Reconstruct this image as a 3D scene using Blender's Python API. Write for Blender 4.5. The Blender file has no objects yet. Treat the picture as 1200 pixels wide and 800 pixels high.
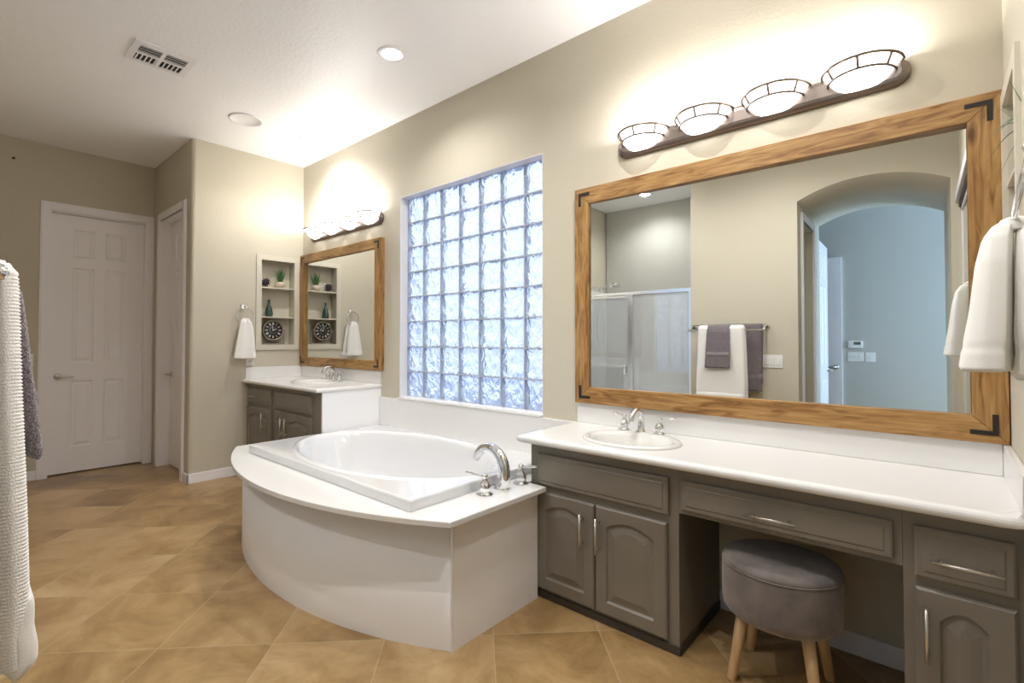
import bpy, bmesh, math, random
from mathutils import Vector, Matrix, noise
PI = math.pi
random.seed(7)
S = bpy.context.scene
COL = S.collection

# ------------------------------------------------------------------ camera
cam_d = bpy.data.cameras.new('camera')
cam = bpy.data.objects.new('camera', cam_d); COL.objects.link(cam)
cam_d.sensor_width = 36; cam_d.lens = 17.289; cam_d.shift_y = -0.0107
cam_d.clip_start = 0.01
yaw = math.radians(48.952); pit = math.radians(1.1)
Fw = Vector((-math.cos(yaw), math.sin(yaw), 0)); Rt = Vector((math.sin(yaw), math.cos(yaw), 0)); Up = Vector((0, 0, 1))
F2 = Fw*math.cos(pit)+Up*math.sin(pit); U2 = Up*math.cos(pit)-Fw*math.sin(pit)
cam.matrix_world = Matrix(((Rt.x, U2.x, -F2.x, 0), (Rt.y, U2.y, -F2.y, -2.413), (Rt.z, U2.z, -F2.z, 1.259), (0, 0, 0, 1)))
S.camera = cam

# ------------------------------------------------------------------ world, exposure
S.view_settings.view_transform = 'Standard'
S.view_settings.look = 'None'
S.view_settings.exposure = 2.08
S.view_settings.gamma = 1.0
S.view_settings.use_curve_mapping = False
S.cycles.use_denoising = True
S.cycles.max_bounces = 12
S.cycles.diffuse_bounces = 9
S.cycles.glossy_bounces = 6
S.cycles.transmission_bounces = 8
S.cycles.transparent_max_bounces = 12
S.cycles.sample_clamp_indirect = 6
S.cycles.caustics_reflective = False
S.cycles.caustics_refractive = False
SHADE_EMIT = 2.4; BULB_W = 1.15; CAN_W = 11.0; SKY = .30; BED_W = 37.0
w = bpy.data.worlds.new('sky'); S.world = w; w.use_nodes = True
nt = w.node_tree; nt.nodes.clear()
wo = nt.nodes.new('ShaderNodeOutputWorld'); bg = nt.nodes.new('ShaderNodeBackground')
tc = nt.nodes.new('ShaderNodeTexCoord'); sp = nt.nodes.new('ShaderNodeSeparateXYZ'); cr = nt.nodes.new('ShaderNodeValToRGB')
mr = nt.nodes.new('ShaderNodeMapRange'); mr.inputs['From Min'].default_value = -1; mr.inputs['From Max'].default_value = 1
nt.links.new(tc.outputs['Generated'], sp.inputs[0]); nt.links.new(sp.outputs['Z'], mr.inputs['Value'])
nt.links.new(mr.outputs[0], cr.inputs[0])
cr.color_ramp.elements[0].position = 0.34; cr.color_ramp.elements[0].color = (.16, .28, .62, 1)
cr.color_ramp.elements[1].position = 0.60; cr.color_ramp.elements[1].color = (.80, .90, 1, 1)
wn_ = nt.nodes.new('ShaderNodeTexNoise'); wn_.inputs['Scale'].default_value = 5; wn_.inputs['Detail'].default_value = 3
ad = nt.nodes.new('ShaderNodeMath'); ad.operation = 'MULTIPLY_ADD'; ad.inputs[1].default_value = .7; ad.inputs[2].default_value = -.35
a2 = nt.nodes.new('ShaderNodeMath'); a2.operation = 'ADD'
nt.links.new(tc.outputs['Generated'], wn_.inputs['Vector']); nt.links.new(wn_.outputs[0], ad.inputs[0]); nt.links.new(ad.outputs[0], a2.inputs[0]); nt.links.new(mr.outputs[0], a2.inputs[1]); nt.links.new(a2.outputs[0], cr.inputs[0])
nt.links.new(cr.outputs[0], bg.inputs['Color']); bg.inputs['Strength'].default_value = SKY
nt.links.new(bg.outputs[0], wo.inputs[0])

def area_light(name, loc, rot, sx, sy, power, col):
    l = bpy.data.lights.new(name, 'AREA'); l.shape = 'RECTANGLE'; l.size = sx; l.size_y = sy; l.energy = power; l.color = col
    o = bpy.data.objects.new(name, l); COL.objects.link(o); o.location = loc; o.rotation_euler = rot
    return o
# daylight entering the bedroom through its window (outside the window opening)
area_light('bedroom_window_daylight', (2.5, -4.4, 1.5), (0, math.radians(90), 0), 1.6, 1.1, BED_W, (.50, .72, 1))
# daylight behind the glass block window
area_light('bath_window_daylight', (-2.7, 1.3, 1.95), (math.radians(-90), 0, 0), 2.8, 2.3, 3.6, (.72, .82, 1))

# ------------------------------------------------------------------ materials
def srgb(r, g, b):
    f = lambda c: (c/255/12.92) if c/255 <= .04045 else ((c/255+.055)/1.055)**2.4
    return (f(r), f(g), f(b), 1)
MATS = {}
def mat(name, col, rough=.5, metal=0, spec=.5, coat=0, bump=None, sheen=0, emit=None):
    """bump = (scale, strength, distance)"""
    m = bpy.data.materials.new(name); m.use_nodes = True; n = m.node_tree; b = n.nodes['Principled BSDF']
    b.inputs['Base Color'].default_value = col if len(col) == 4 else (*col, 1)
    b.inputs['Roughness'].default_value = rough; b.inputs['Metallic'].default_value = metal
    b.inputs['Specular IOR Level'].default_value = spec; b.inputs['Coat Weight'].default_value = coat
    b.inputs['Coat Roughness'].default_value = .08
    b.inputs['Sheen Weight'].default_value = sheen
    if emit: b.inputs['Emission Color'].default_value = (*emit[:3], 1); b.inputs['Emission Strength'].default_value = emit[3]
    if bump:
        t = n.nodes.new('ShaderNodeTexCoord'); nz = n.nodes.new('ShaderNodeTexNoise'); bp = n.nodes.new('ShaderNodeBump')
        nz.inputs['Scale'].default_value = bump[0]; nz.inputs['Detail'].default_value = 3
        bp.inputs['Strength'].default_value = bump[1]; bp.inputs['Distance'].default_value = bump[2]
        n.links.new(t.outputs['Object'], nz.inputs['Vector']); n.links.new(nz.outputs[0], bp.inputs['Height'])
        n.links.new(bp.outputs[0], b.inputs['Normal'])
    MATS[name] = m
    return m
def mottle(m, c1, c2, scale, detail=3, p=(.35, .65), mapscale=(1, 1, 1)):
    n = m.node_tree; b = n.nodes['Principled BSDF']
    t = n.nodes.new('ShaderNodeTexCoord'); mp = n.nodes.new('ShaderNodeMapping'); nz = n.nodes.new('ShaderNodeTexNoise'); r = n.nodes.new('ShaderNodeValToRGB')
    mp.inputs['Scale'].default_value = mapscale
    nz.inputs['Scale'].default_value = scale; nz.inputs['Detail'].default_value = detail
    r.color_ramp.elements[0].position = p[0]; r.color_ramp.elements[0].color = c1
    r.color_ramp.elements[1].position = p[1]; r.color_ramp.elements[1].color = c2
    n.links.new(t.outputs['Object'], mp.inputs[0]); n.links.new(mp.outputs[0], nz.inputs['Vector'])
    n.links.new(nz.outputs[0], r.inputs[0]); n.links.new(r.outputs[0], b.inputs['Base Color'])
    return m
M_wall = mat('beige_wall_paint', (.555, .515, .42), .75, bump=(60, .25, .004), spec=.3)
M_ceil = mat('white_ceiling_paint', (.94, .94, .965), .40, bump=(45, .35, .006), spec=.4)
M_blue = mat('bedroom_wall_paint', (.50, .50, .46), .75, bump=(60, .2, .003), spec=.3)
M_trim = mat('white_trim_paint', (.86, .845, .875), .35)
M_white = mat('white_solid_surface', (.77, .765, .76), .2, coat=.15)
M_apron = mat('white_apron_panel', (.90, .90, .925), .3)
M_tub = mat('white_acrylic', (.74, .745, .76), .08, coat=.6)
M_porc = mat('white_porcelain', (.72, .71, .69), .08, coat=.5)
M_cab = mottle(mat('taupe_cabinet_paint', (.2, .175, .145), .38), (.180, .160, .133, 1), (.215, .193, .160, 1), 3)
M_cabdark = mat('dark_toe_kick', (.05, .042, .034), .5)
M_chrome = mat('chrome', (.82, .83, .85), .06, metal=1)
M_nickel = mat('brushed_nickel', (.66, .64, .61), .28, metal=1)
M_bronze = mat('dark_brushed_metal', (.20, .165, .145), .36, metal=.85)
M_black = mat('black_iron', (.022, .018, .015), .5, metal=.3)
M_mirror = mat('mirror_glass', (.86, .88, .87), .0, metal=1)
M_plastic = mat('white_plastic', (.8, .8, .78), .35)
M_dark = mat('dark_slot', (.03, .03, .03), .7)
M_wtowel = mat('white_terry', (.84, .83, .80), .9, bump=(500, .4, .0015), sheen=.4)
M_gtowel = mat('grey_terry', (.20, .17, .18), .95, bump=(300, .9, .004), sheen=.4)
mottle(M_gtowel, (.075, .06, .067, 1), (.31, .265, .285, 1), 420, 2, (.42, .62))
M_gband = mat('grey_towel_band', (.21, .185, .195), .6, bump=(500, .3, .001))
M_velvet = mottle(mat('grey_velvet', (.22, .2, .2), .8, sheen=.35, bump=(30, .1, .003)), (.125, .105, .098, 1), (.215, .185, .172, 1), 9, 4)
M_leg = mottle(mat('light_beech_wood', (.6, .42, .22), .5), (.46, .30, .15, 1), (.66, .46, .25, 1), 5, 4, (.3, .7), (6, 6, .7))
M_shower = mat('shower_surround', (.76, .78, .80), .15)
M_green = mat('leaf_green', (.055, .16, .035), .5)
M_green2 = mat('leaf_grey_green', (.18, .27, .15), .5)
M_pot = mat('cream_ceramic', (.55, .47, .37), .5, bump=(60, .3, .002))
M_spiky = mat('dark_plum_ball', (.028, .018, .03), .35)
M_bottle = mat('dark_green_glass', (.02, .06, .045), .06, coat=.6)
M_clockface = mat('black_clock_face', (.02, .02, .022), .35)
M_clocknum = mat('cream_numerals', (.75, .72, .65), .5)
M_clockrim = mat('aged_nickel_rim', (.42, .36, .29), .35, metal=.8)
M_lcd = mat('grey_lcd', (.12, .14, .12), .3)
M_can = mat('lamp_lens', (1, 1, 1), .5, emit=(1, .97, .92, 14))
M_rubber = mat('black_rubber', (.03, .03, .03), .6)

def shade_mat():
    m = mat('white_glass_shade', (.9, .88, .84), .25, emit=(1, .98, .955, SHADE_EMIT)); return m
M_shade = shade_mat()

def wood_mat(name, vertical):
    m = mat(name, (.5, .27, .09), .42); n = m.node_tree; b = n.nodes['Principled BSDF']
    t = n.nodes.new('ShaderNodeTexCoord'); mp = n.nodes.new('ShaderNodeMapping')
    mp.inputs['Scale'].default_value = (18, 18, 2.2) if vertical else (2.2, 18, 18)
    n1 = n.nodes.new('ShaderNodeTexNoise'); n1.inputs['Scale'].default_value = 2.2; n1.inputs['Detail'].default_value = 5; n1.inputs['Distortion'].default_value = 1.4
    n2 = n.nodes.new('ShaderNodeTexNoise'); n2.inputs['Scale'].default_value = 22; n2.inputs['Detail'].default_value = 2
    mp2 = n.nodes.new('ShaderNodeMapping'); mp2.inputs['Scale'].default_value = (4, 4, .25) if vertical else (.25, 4, 4)
    r = n.nodes.new('ShaderNodeValToRGB'); e = r.color_ramp.elements
    e[0].position = .33; e[0].color = (.20, .092, .024, 1); e[1].position = .66; e[1].color = (.46, .275, .10, 1)
    k = e.new(.47); k.color = (.35, .185, .056, 1)
    mx = n.nodes.new('ShaderNodeMix'); mx.data_type = 'RGBA'; mx.blend_type = 'MULTIPLY'; mx.inputs[0].default_value = .4
    r2 = n.nodes.new('ShaderNodeValToRGB'); r2.color_ramp.elements[0].position = .35; r2.color_ramp.elements[0].color = (.5, .42, .35, 1)
    r2.color_ramp.elements[1].position = .55; r2.color_ramp.elements[1].color = (1, 1, 1, 1)
    # knots
    vo = n.nodes.new('ShaderNodeTexVoronoi'); vo.inputs['Scale'].default_value = 1.0
    mp3 = n.nodes.new('ShaderNodeMapping'); mp3.inputs['Scale'].default_value = (7, 3, 2.6) if vertical else (2.6, 3, 7)
    r3 = n.nodes.new('ShaderNodeValToRGB'); r3.color_ramp.elements[0].position = .04; r3.color_ramp.elements[0].color = (.25, .14, .08, 1)
    r3.color_ramp.elements[1].position = .13; r3.color_ramp.elements[1].color = (1, 1, 1, 1)
    mx2 = n.nodes.new('ShaderNodeMix'); mx2.data_type = 'RGBA'; mx2.blend_type = 'MULTIPLY'; mx2.inputs[0].default_value = .9
    L = n.links.new
    L(t.outputs['Object'], mp.inputs[0]); L(t.outputs['Object'], mp2.inputs[0]); L(t.outputs['Object'], mp3.inputs[0])
    L(mp.outputs[0], n1.inputs['Vector']); L(mp2.outputs[0], n2.inputs['Vector']); L(mp3.outputs[0], vo.inputs['Vector'])
    L(n1.outputs[0], r.inputs[0]); L(n2.outputs[0], r2.inputs[0]); L(vo.outputs['Distance'], r3.inputs[0])
    L(r.outputs[0], mx.inputs[6]); L(r2.outputs[0], mx.inputs[7]); L(mx.outputs[2], mx2.inputs[6]); L(r3.outputs[0], mx2.inputs[7])
    L(mx2.outputs[2], b.inputs['Base Color'])
    return m
M_woodH = wood_mat('pine_grain_along', False); M_woodV = wood_mat('pine_grain_upright', True)

def tile_mat():
    m = mat('travertine_tile', (.4, .28, .15), .3); n = m.node_tree; b = n.nodes['Principled BSDF']; L = n.links.new
    t = n.nodes.new('ShaderNodeTexCoord'); sx = n.nodes.new('ShaderNodeSeparateXYZ'); L(t.outputs['Object'], sx.inputs[0])
    def mth(op, a, b_=None, c=None):
        k = n.nodes.new('ShaderNodeMath'); k.operation = op
        for i, v in enumerate((a, b_, c)):
            if v is None: continue
            if isinstance(v, (int, float)): k.inputs[i].default_value = v
            else: L(v, k.inputs[i])
        return k.outputs[0]
    T = .457; q = .70710678
    s = mth('DIVIDE', mth('SUBTRACT', mth('MULTIPLY', mth('SUBTRACT', sx.outputs['Y'], sx.outputs['X']), q), .42), T)
    u = mth('DIVIDE', mth('ADD', mth('MULTIPLY', mth('ADD', sx.outputs['Y'], sx.outputs['X']), q), 3.01), T)
    fs, fu = mth('FRACT', s), mth('FRACT', u); is_, iu = mth('FLOOR', s), mth('FLOOR', u)
    ed = mth('MINIMUM', mth('MINIMUM', fs, mth('SUBTRACT', 1, fs)), mth('MINIMUM', fu, mth('SUBTRACT', 1, fu)))
    gr = mth('LESS_THAN', ed, .0034)
    cv = n.nodes.new('ShaderNodeCombineXYZ'); L(is_, cv.inputs[0]); L(iu, cv.inputs[1])
    wn = n.nodes.new('ShaderNodeTexWhiteNoise'); wn.noise_dimensions = '3D'; L(cv.outputs[0], wn.inputs['Vector'])
    # clouds: offset per tile
    va = n.nodes.new('ShaderNodeVectorMath'); va.operation = 'MULTIPLY_ADD'; L(wn.outputs['Color'], va.inputs[0]); va.inputs[1].default_value = (7, 7, 7); L(t.outputs['Object'], va.inputs[2])
    n1 = n.nodes.new('ShaderNodeTexNoise'); n1.inputs['Scale'].default_value = 3.0; n1.inputs['Detail'].default_value = 10; n1.inputs['Roughness'].default_value = .68; n1.inputs['Distortion'].default_value = .6
    L(va.outputs[0], n1.inputs['Vector'])
    r = n.nodes.new('ShaderNodeValToRGB'); e = r.color_ramp.elements
    e[0].position = .26; e[0].color = (.19, .105, .035, 1); e[1].position = .74; e[1].color = (.52, .37, .20, 1)
    k = e.new(.5); k.color = (.375, .24, .105, 1)
    f = mth('ADD', n1.outputs[0], mth('MULTIPLY', mth('SUBTRACT', wn.outputs['Value'], .5), .17)); L(f, r.inputs[0])
    mx = n.nodes.new('ShaderNodeMix'); mx.data_type = 'RGBA'; L(gr, mx.inputs[0]); L(r.outputs[0], mx.inputs[6]); mx.inputs[7].default_value = (.47, .36, .22, 1)
    L(mx.outputs[2], b.inputs['Base Color'])
    bp = n.nodes.new('ShaderNodeBump'); bp.inputs['Strength'].default_value = .5; bp.inputs['Distance'].default_value = .002
    L(mth('SUBTRACT', mth('MULTIPLY', n1.outputs[0], .15), gr), bp.inputs['Height']); L(bp.outputs[0], b.inputs['Normal'])
    L(mth('ADD', mth('MULTIPLY', n1.outputs[0], .25), .2), b.inputs['Roughness'])
    return m
M_tile = tile_mat()

def block_mat():
    m = bpy.data.materials.new('wavy_block_glass'); m.use_nodes = True; n = m.node_tree; n.nodes.clear(); L = n.links.new
    o = n.nodes.new('ShaderNodeOutputMaterial')
    t = n.nodes.new('ShaderNodeTexCoord'); nz = n.nodes.new('ShaderNodeTexNoise'); nz.inputs['Scale'].default_value = 13; nz.inputs['Detail'].default_value = 1.5; nz.inputs['Distortion'].default_value = 2.2
    mp = n.nodes.new('ShaderNodeMapping'); mp.inputs['Rotation'].default_value = (0, .7, 0); mp.inputs['Scale'].default_value = (1.3, 1, .7)
    L(t.outputs['Object'], mp.inputs[0]); L(mp.outputs[0], nz.inputs['Vector'])
    bp = n.nodes.new('ShaderNodeBump'); bp.inputs['Strength'].default_value = 1; bp.inputs['Distance'].default_value = .03
    L(nz.outputs[0], bp.inputs['Height'])
    g = n.nodes.new('ShaderNodeBsdfRefraction'); g.inputs['Roughness'].default_value = .08; g.inputs['IOR'].default_value = 1.45; g.inputs['Color'].default_value = (.93, .96, 1, 1)
    L(bp.outputs[0], g.inputs['Normal'])
    tr = n.nodes.new('ShaderNodeBsdfTranslucent'); tr.inputs['Color'].default_value = (.9, .93, .97, 1); L(bp.outputs[0], tr.inputs['Normal'])
    gl = n.nodes.new('ShaderNodeBsdfGlossy'); gl.inputs['Roughness'].default_value = .08; L(bp.outputs[0], gl.inputs['Normal'])
    a = n.nodes.new('ShaderNodeMixShader'); a.inputs[0].default_value = .45; L(g.outputs[0], a.inputs[1]); L(tr.outputs[0], a.inputs[2])
    c = n.nodes.new('ShaderNodeMixShader'); c.inputs[0].default_value = .07; L(a.outputs[0], c.inputs[1]); L(gl.outputs[0], c.inputs[2])
    L(c.outputs[0], o.inputs[0]); return m
M_block = block_mat()

def pane_mat():
    m = bpy.data.materials.new('whitened_shower_glass'); m.use_nodes = True; n = m.node_tree; n.nodes.clear(); L = n.links.new
    o = n.nodes.new('ShaderNodeOutputMaterial'); tp = n.nodes.new('ShaderNodeBsdfTransparent'); tp.inputs[0].default_value = (.90, .93, .95, 1)
    gl = n.nodes.new('ShaderNodeBsdfGlossy'); gl.inputs['Roughness'].default_value = .03
    mx = n.nodes.new('ShaderNodeMixShader'); mx.inputs[0].default_value = .16
    df = n.nodes.new('ShaderNodeBsdfDiffuse'); df.inputs[0].default_value = (.85, .88, .92, 1); m3 = n.nodes.new('ShaderNodeMixShader'); m3.inputs[0].default_value = .30  # white diffuse haze in the pane stands in for brightness inside the shower
    L(tp.outputs[0], m3.inputs[1]); L(df.outputs[0], m3.inputs[2]); L(m3.outputs[0], mx.inputs[1]); L(gl.outputs[0], mx.inputs[2]); L(mx.outputs[0], o.inputs[0]); return m
M_pane = pane_mat()

def rib_mat():
    m = mat('white_ribbed_terry', (.86, .85, .83), .95, sheen=.4); n = m.node_tree; b = n.nodes['Principled BSDF']; L = n.links.new
    t = n.nodes.new('ShaderNodeTexCoord'); nz = n.nodes.new('ShaderNodeTexNoise'); nz.inputs['Scale'].default_value = 350
    bp = n.nodes.new('ShaderNodeBump'); bp.inputs['Strength'].default_value = .5; bp.inputs['Distance'].default_value = .002
    L(t.outputs['Object'], nz.inputs['Vector']); L(nz.outputs[0], bp.inputs['Height']); L(bp.outputs[0], b.inputs['Normal']); return m
M_rib = rib_mat()

# ------------------------------------------------------------------ mesh helpers
class MB:
    def __init__(s): s.v = []; s.f = []; s.sm = []
    def add(s, vs, fs, smooth=False):
        o = len(s.v); s.v += [tuple(v) for v in vs]; s.f += [tuple(i+o for i in f) for f in fs]; s.sm += [smooth]*len(fs)
        return s
    def box(s, x0, x1, y0, y1, z0, z1, bev=0):
        if bev <= 0:
            vs = [(x, y, z) for x in (x0, x1) for y in (y0, y1) for z in (z0, z1)]
            return s.add(vs, [(0, 1, 3, 2), (4, 6, 7, 5), (0, 4, 5, 1), (2, 3, 7, 6), (0, 2, 6, 4), (1, 5, 7, 3)])
        bm = bmesh.new(); bmesh.ops.create_cube(bm, size=1)
        for v in bm.verts: v.co = Vector(((x0+x1)/2+v.co.x*(x1-x0), (y0+y1)/2+v.co.y*(y1-y0), (z0+z1)/2+v.co.z*(z1-z0)))
        bmesh.ops.bevel(bm, geom=bm.edges[:], offset=bev, segments=2, profile=.5, affect='EDGES')
        return s.bm(bm)
    def bm(s, bm, smooth=False):
        bm.verts.index_update(); vs = [v.co.copy() for v in bm.verts]; fs = [[v.index for v in f.verts] for f in bm.faces]
        bm.free(); return s.add(vs, fs, smooth)
    def loft(s, loops, cap0=False, cap1=False, smooth=False, closed=True):
        n = len(loops[0]); vs = [p for l in loops for p in l]; fs = []
        for i in range(len(loops)-1):
            for j in range(n if closed else n-1):
                k = (j+1) % n; fs.append((i*n+j, i*n+k, (i+1)*n+k, (i+1)*n+j))
        if cap0: fs.append(tuple(range(n))[::-1])
        if cap1: fs.append(tuple((len(loops)-1)*n+j for j in range(n)))
        return s.add(vs, fs, smooth)
    def tube(s, pts, r, seg=12, smooth=True, caps=True):
        pts = [Vector(p) for p in pts]; rs = r if isinstance(r, (list, tuple)) else [r]*len(pts)
        loops = []; N = None
        for i, p in enumerate(pts):
            t = (pts[min(i+1, len(pts)-1)]-pts[max(i-1, 0)]).normalized()
            if N is None:
                N = t.orthogonal().normalized()
            else:
                N = (N-t*N.dot(t)); N = N.normalized() if N.length > 1e-6 else t.orthogonal().normalized()
            B = t.cross(N)
            loops.append([p+(N*math.cos(a)+B*math.sin(a))*rs[i] for a in [2*PI*k/seg for k in range(seg)]])
        return s.loft(loops, caps, caps, smooth)
    def lathe(s, prof, c=(0, 0, 0), axis='z', seg=32, smooth=True, a0=0, a1=2*PI, cap0=False, cap1=False):
        full = abs(a1-a0-2*PI) < 1e-6; m = seg if full else seg+1; loops = []
        for r, h in prof:
            l = []
            for k in range(m):
                a = a0+(a1-a0)*k/seg; x, y = r*math.cos(a), r*math.sin(a)
                p = {'z': (x, y, h), 'y': (x, h, y), 'x': (h, x, y)}[axis]
                l.append((c[0]+p[0], c[1]+p[1], c[2]+p[2]))
            loops.append(l)
        return s.loft(loops, cap0, cap1, smooth, full)
    def prism(s, poly, h0, h1, axis='z', smooth=False):
        f = {'z': lambda a, b, h: (a, b, h), 'y': lambda a, b, h: (a, h, b), 'x': lambda a, b, h: (h, a, b)}[axis]
        return s.loft([[f(a, b, h0) for a, b in poly], [f(a, b, h1) for a, b in poly]], True, True, smooth)
    def slab_holes(s, a0, a1, b0, b1, holes, h0, h1, axis):
        f = {'z': lambda a, b, h: (a, b, h), 'y': lambda a, b, h: (a, h, b), 'x': lambda a, b, h: (h, a, b)}[axis]
        A = sorted({a0, a1, *[v for h in holes for v in h[:2]]}); B = sorted({b0, b1, *[v for h in holes for v in h[2:]]})
        inh = lambda i, j: i < 0 or j < 0 or i >= len(A)-1 or j >= len(B)-1 or any(h[0] < (A[i]+A[i+1])/2 < h[1] and h[2] < (B[j]+B[j+1])/2 < h[3] for h in holes)
        for i in range(len(A)-1):
            for j in range(len(B)-1):
                if inh(i, j): continue
                q = [(A[i], B[j]), (A[i+1], B[j]), (A[i+1], B[j+1]), (A[i], B[j+1])]
                for h in (h0, h1): s.add([f(a, b, h) for a, b in q], [(0, 1, 2, 3)])
                for (di, dj), (p, r) in {(0, -1): (0, 1), (1, 0): (1, 2), (0, 1): (2, 3), (-1, 0): (3, 0)}.items():
                    if inh(i+di, j+dj):
                        s.add([f(*q[p], h0), f(*q[r], h0), f(*q[r], h1), f(*q[p], h1)], [(0, 1, 2, 3)])
        return s
    def build(s, name, m, parent=None, loc=(0, 0, 0), rz=0, sub=0, recalc=True):
        me = bpy.data.meshes.new(name); me.from_pydata(s.v, [], s.f)
        bm = bmesh.new(); bm.from_mesh(me)
        for f, sm in zip(bm.faces, s.sm): f.smooth = sm
        bmesh.ops.remove_doubles(bm, verts=bm.verts, dist=1e-5)
        if recalc: bmesh.ops.recalc_face_normals(bm, faces=bm.faces)
        bm.to_mesh(me); bm.free(); me.materials.append(m)
        o = bpy.data.objects.new(name, me); COL.objects.link(o)
        if parent: o.parent = parent
        else: o.location = loc; o.rotation_euler = (0, 0, rz)
        if sub:
            k = o.modifiers.new('subdivision', 'SUBSURF'); k.levels = sub; k.render_levels = sub
        return o
def shift(v, d): return [(p[0]+d[0], p[1]+d[1], p[2]+d[2]) for p in v]
def thing(name, label, cat, loc=(0, 0, 0), rz=0, group=None):
    o = bpy.data.objects.new(name, None); COL.objects.link(o); o.location = loc; o.rotation_euler = (0, 0, rz)
    o.empty_display_size = .05; o['label'] = label; o['category'] = cat
    if group: o['group'] = group
    return o
def tag(o, label, cat, group=None):
    o['label'] = label; o['category'] = cat
    if group: o['group'] = group
    return o
def struct(o): o['kind'] = 'structure'; return o
def dup(root, loc, label=None, rz=None):
    r = root.copy(); COL.objects.link(r); r.location = loc
    if rz is not None: r.rotation_euler = (0, 0, rz)
    if label: r['label'] = label
    for ch in list(root.children):
        c = ch.copy(); COL.objects.link(c); c.parent = r
        for g in list(ch.children):
            d = g.copy(); COL.objects.link(d); d.parent = c
    return r
def plabel(o, l): o['label'] = l; return o

# ------------------------------------------------------------------ room dimensions
XR, XL, XD, YC, YF, ZC = .178, -4.974, -6.159, -1.012, -2.5, 3.05
XW0, XW1, ZW0, ZW1 = -3.309, -1.849, .80, 2.42          # window opening
AL, AR, YI = -.869, .136, -3.707                       # arch jambs, inner end of the passage
SX0, SX1, SYB = -3.415, -1.80, -3.842                  # shower alcove
BX0, BX1, BY = -3.3, 2.3, -5.0                         # bedroom

# ---- floor, ceiling
struct(MB().box(-6.6, 2.6, -5.3, .25, -.1, 0).build('floor', M_tile))
struct(MB().box(-6.6, 2.6, -5.3, .25, ZC, ZC+.1).build('ceiling', M_ceil))
# ---- main wall
mb = MB().slab_holes(-6.4, 2.5, 0, ZC, [(XW0, XW1, ZW0, ZW1)], 0, .16, 'y')
struct(mb.build('wall_back', M_wall))
# ---- left wall with niche hole and rounded corner (L-shaped with the side-door wall)
NY0, NY1, NZ0, NZ1 = -.413, -.092, 1.213, 2.043
rr = .028
mb = MB().slab_holes(YC+rr, 0, 0, ZC, [(NY0, NY1, NZ0, NZ1)], XL-.12, XL, 'x')
mb.box(XL-.13, XL-.12, NY0-.02, NY1+.02, NZ0-.02, NZ1+.02)
c = (XL-rr, YC+rr)
arc = [(c[0]+rr*math.cos(a), c[1]+rr*math.sin(a)) for a in [-PI/2+PI/2*k/8 for k in range(9)]]
mb.loft([[(x, y, z) for x, y in arc] for z in (0, ZC)], smooth=True, closed=False)
struct(mb.build('wall_left', M_wall, recalc=False))
mb = MB().slab_holes(XD, XL-rr, 0, ZC, [(-5.905, -5.172, -.01, 2.46)], YC, YC+.12, 'y')
struct(mb.build('wall_recess', M_wall))
# ---- far left wall with door
mb = MB().slab_holes(YF-.1, YC+.12, 0, ZC, [(-1.80, -1.083, -.01, 2.46)], XD-.12, XD, 'x')
struct(mb.build('wall_far_left', M_wall))
# ---- right wall
struct(MB().box(XR, XR+.12, -.9, 0, 0, NZ0).box(XR, XR+.12, -.9, 0, NZ1, ZC).box(XR, XR+.12, NY1, 0, NZ0, NZ1).box(XR, XR+.12, -.9, NY0, NZ0, NZ1)
       .box(XR+.12, XR+.13, NY0-.02, NY1+.02, NZ0-.02, NZ1+.02)
       .slab_holes(YI, -.9, 0, ZC, [(-2.47, -1.04, -.01, 2.34)], XR, XR+.12, 'x').box(XR+.12, XR+.14, -2.6, -.95, 0, 2.5).build('wall_right', M_wall))

# ---- front wall (towel wall) with shower alcove and arched passage
mb = MB()
mb.box(XD-.1, SX0, YF-.12, YF, 0, ZC)
mb.box(SX0-.1, SX0, SYB, YF, 0, ZC); mb.box(SX0-.1, SX1+.1, SYB-.1, SYB, 0, ZC); mb.box(SX1, SX1+.1, SYB, YF-.12, 0, ZC)
mb.box(SX1, AL, YF-.12, YF, 0, ZC)
# arch
zs, za = 2.487, 2.615
n = 24; cx = (AL+AR)/2; hw = (AR-AL)/2; rise = za-zs; Ra = (hw*hw+rise*rise)/(2*rise); zc_ = za-Ra
arcp = []
for k in range(n+1):
    x = AL+(AR-AL)*k/n; arcp.append((x, zc_+math.sqrt(Ra*Ra-(x-cx)**2)))
for y0, y1 in ((YI, YF),):
    for k in range(n):
        (xa, z_a), (xb, z_b) = arcp[k], arcp[k+1]
        mb.add([(xa, y1, z_a), (xb, y1, z_b), (xb, y1, ZC), (xa, y1, ZC)], [(0, 1, 2, 3)])
        mb.add([(xa, y0, z_a), (xb, y0, z_b), (xb, y0, ZC), (xa, y0, ZC)], [(0, 1, 2, 3)])
        mb.add([(xa, y0, z_a), (xb, y0, z_b), (xb, y1, z_b), (xa, y1, z_a)], [(0, 1, 2, 3)], True)
mb.box(AR, XR, YI, YF, 0, ZC)                                     # right jamb
mb.slab_holes(YI, YF-.12, 0, ZC, [(-3.30, -2.72, -.01, 2.36)], AL-.12, AL, 'x')   # left jamb with doorway
struct(mb.build('wall_front', M_wall))
# little closed room behind the passage doorway
struct(MB().box(-1.70, AL-.12, -2.62-.02, -2.62, 0, ZC).box(-1.70, AL-.12, -3.62, -3.60, 0, ZC).box(-1.72, -1.70, -3.62, -2.62, 0, ZC).build('wall_closet', M_wall))
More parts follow.
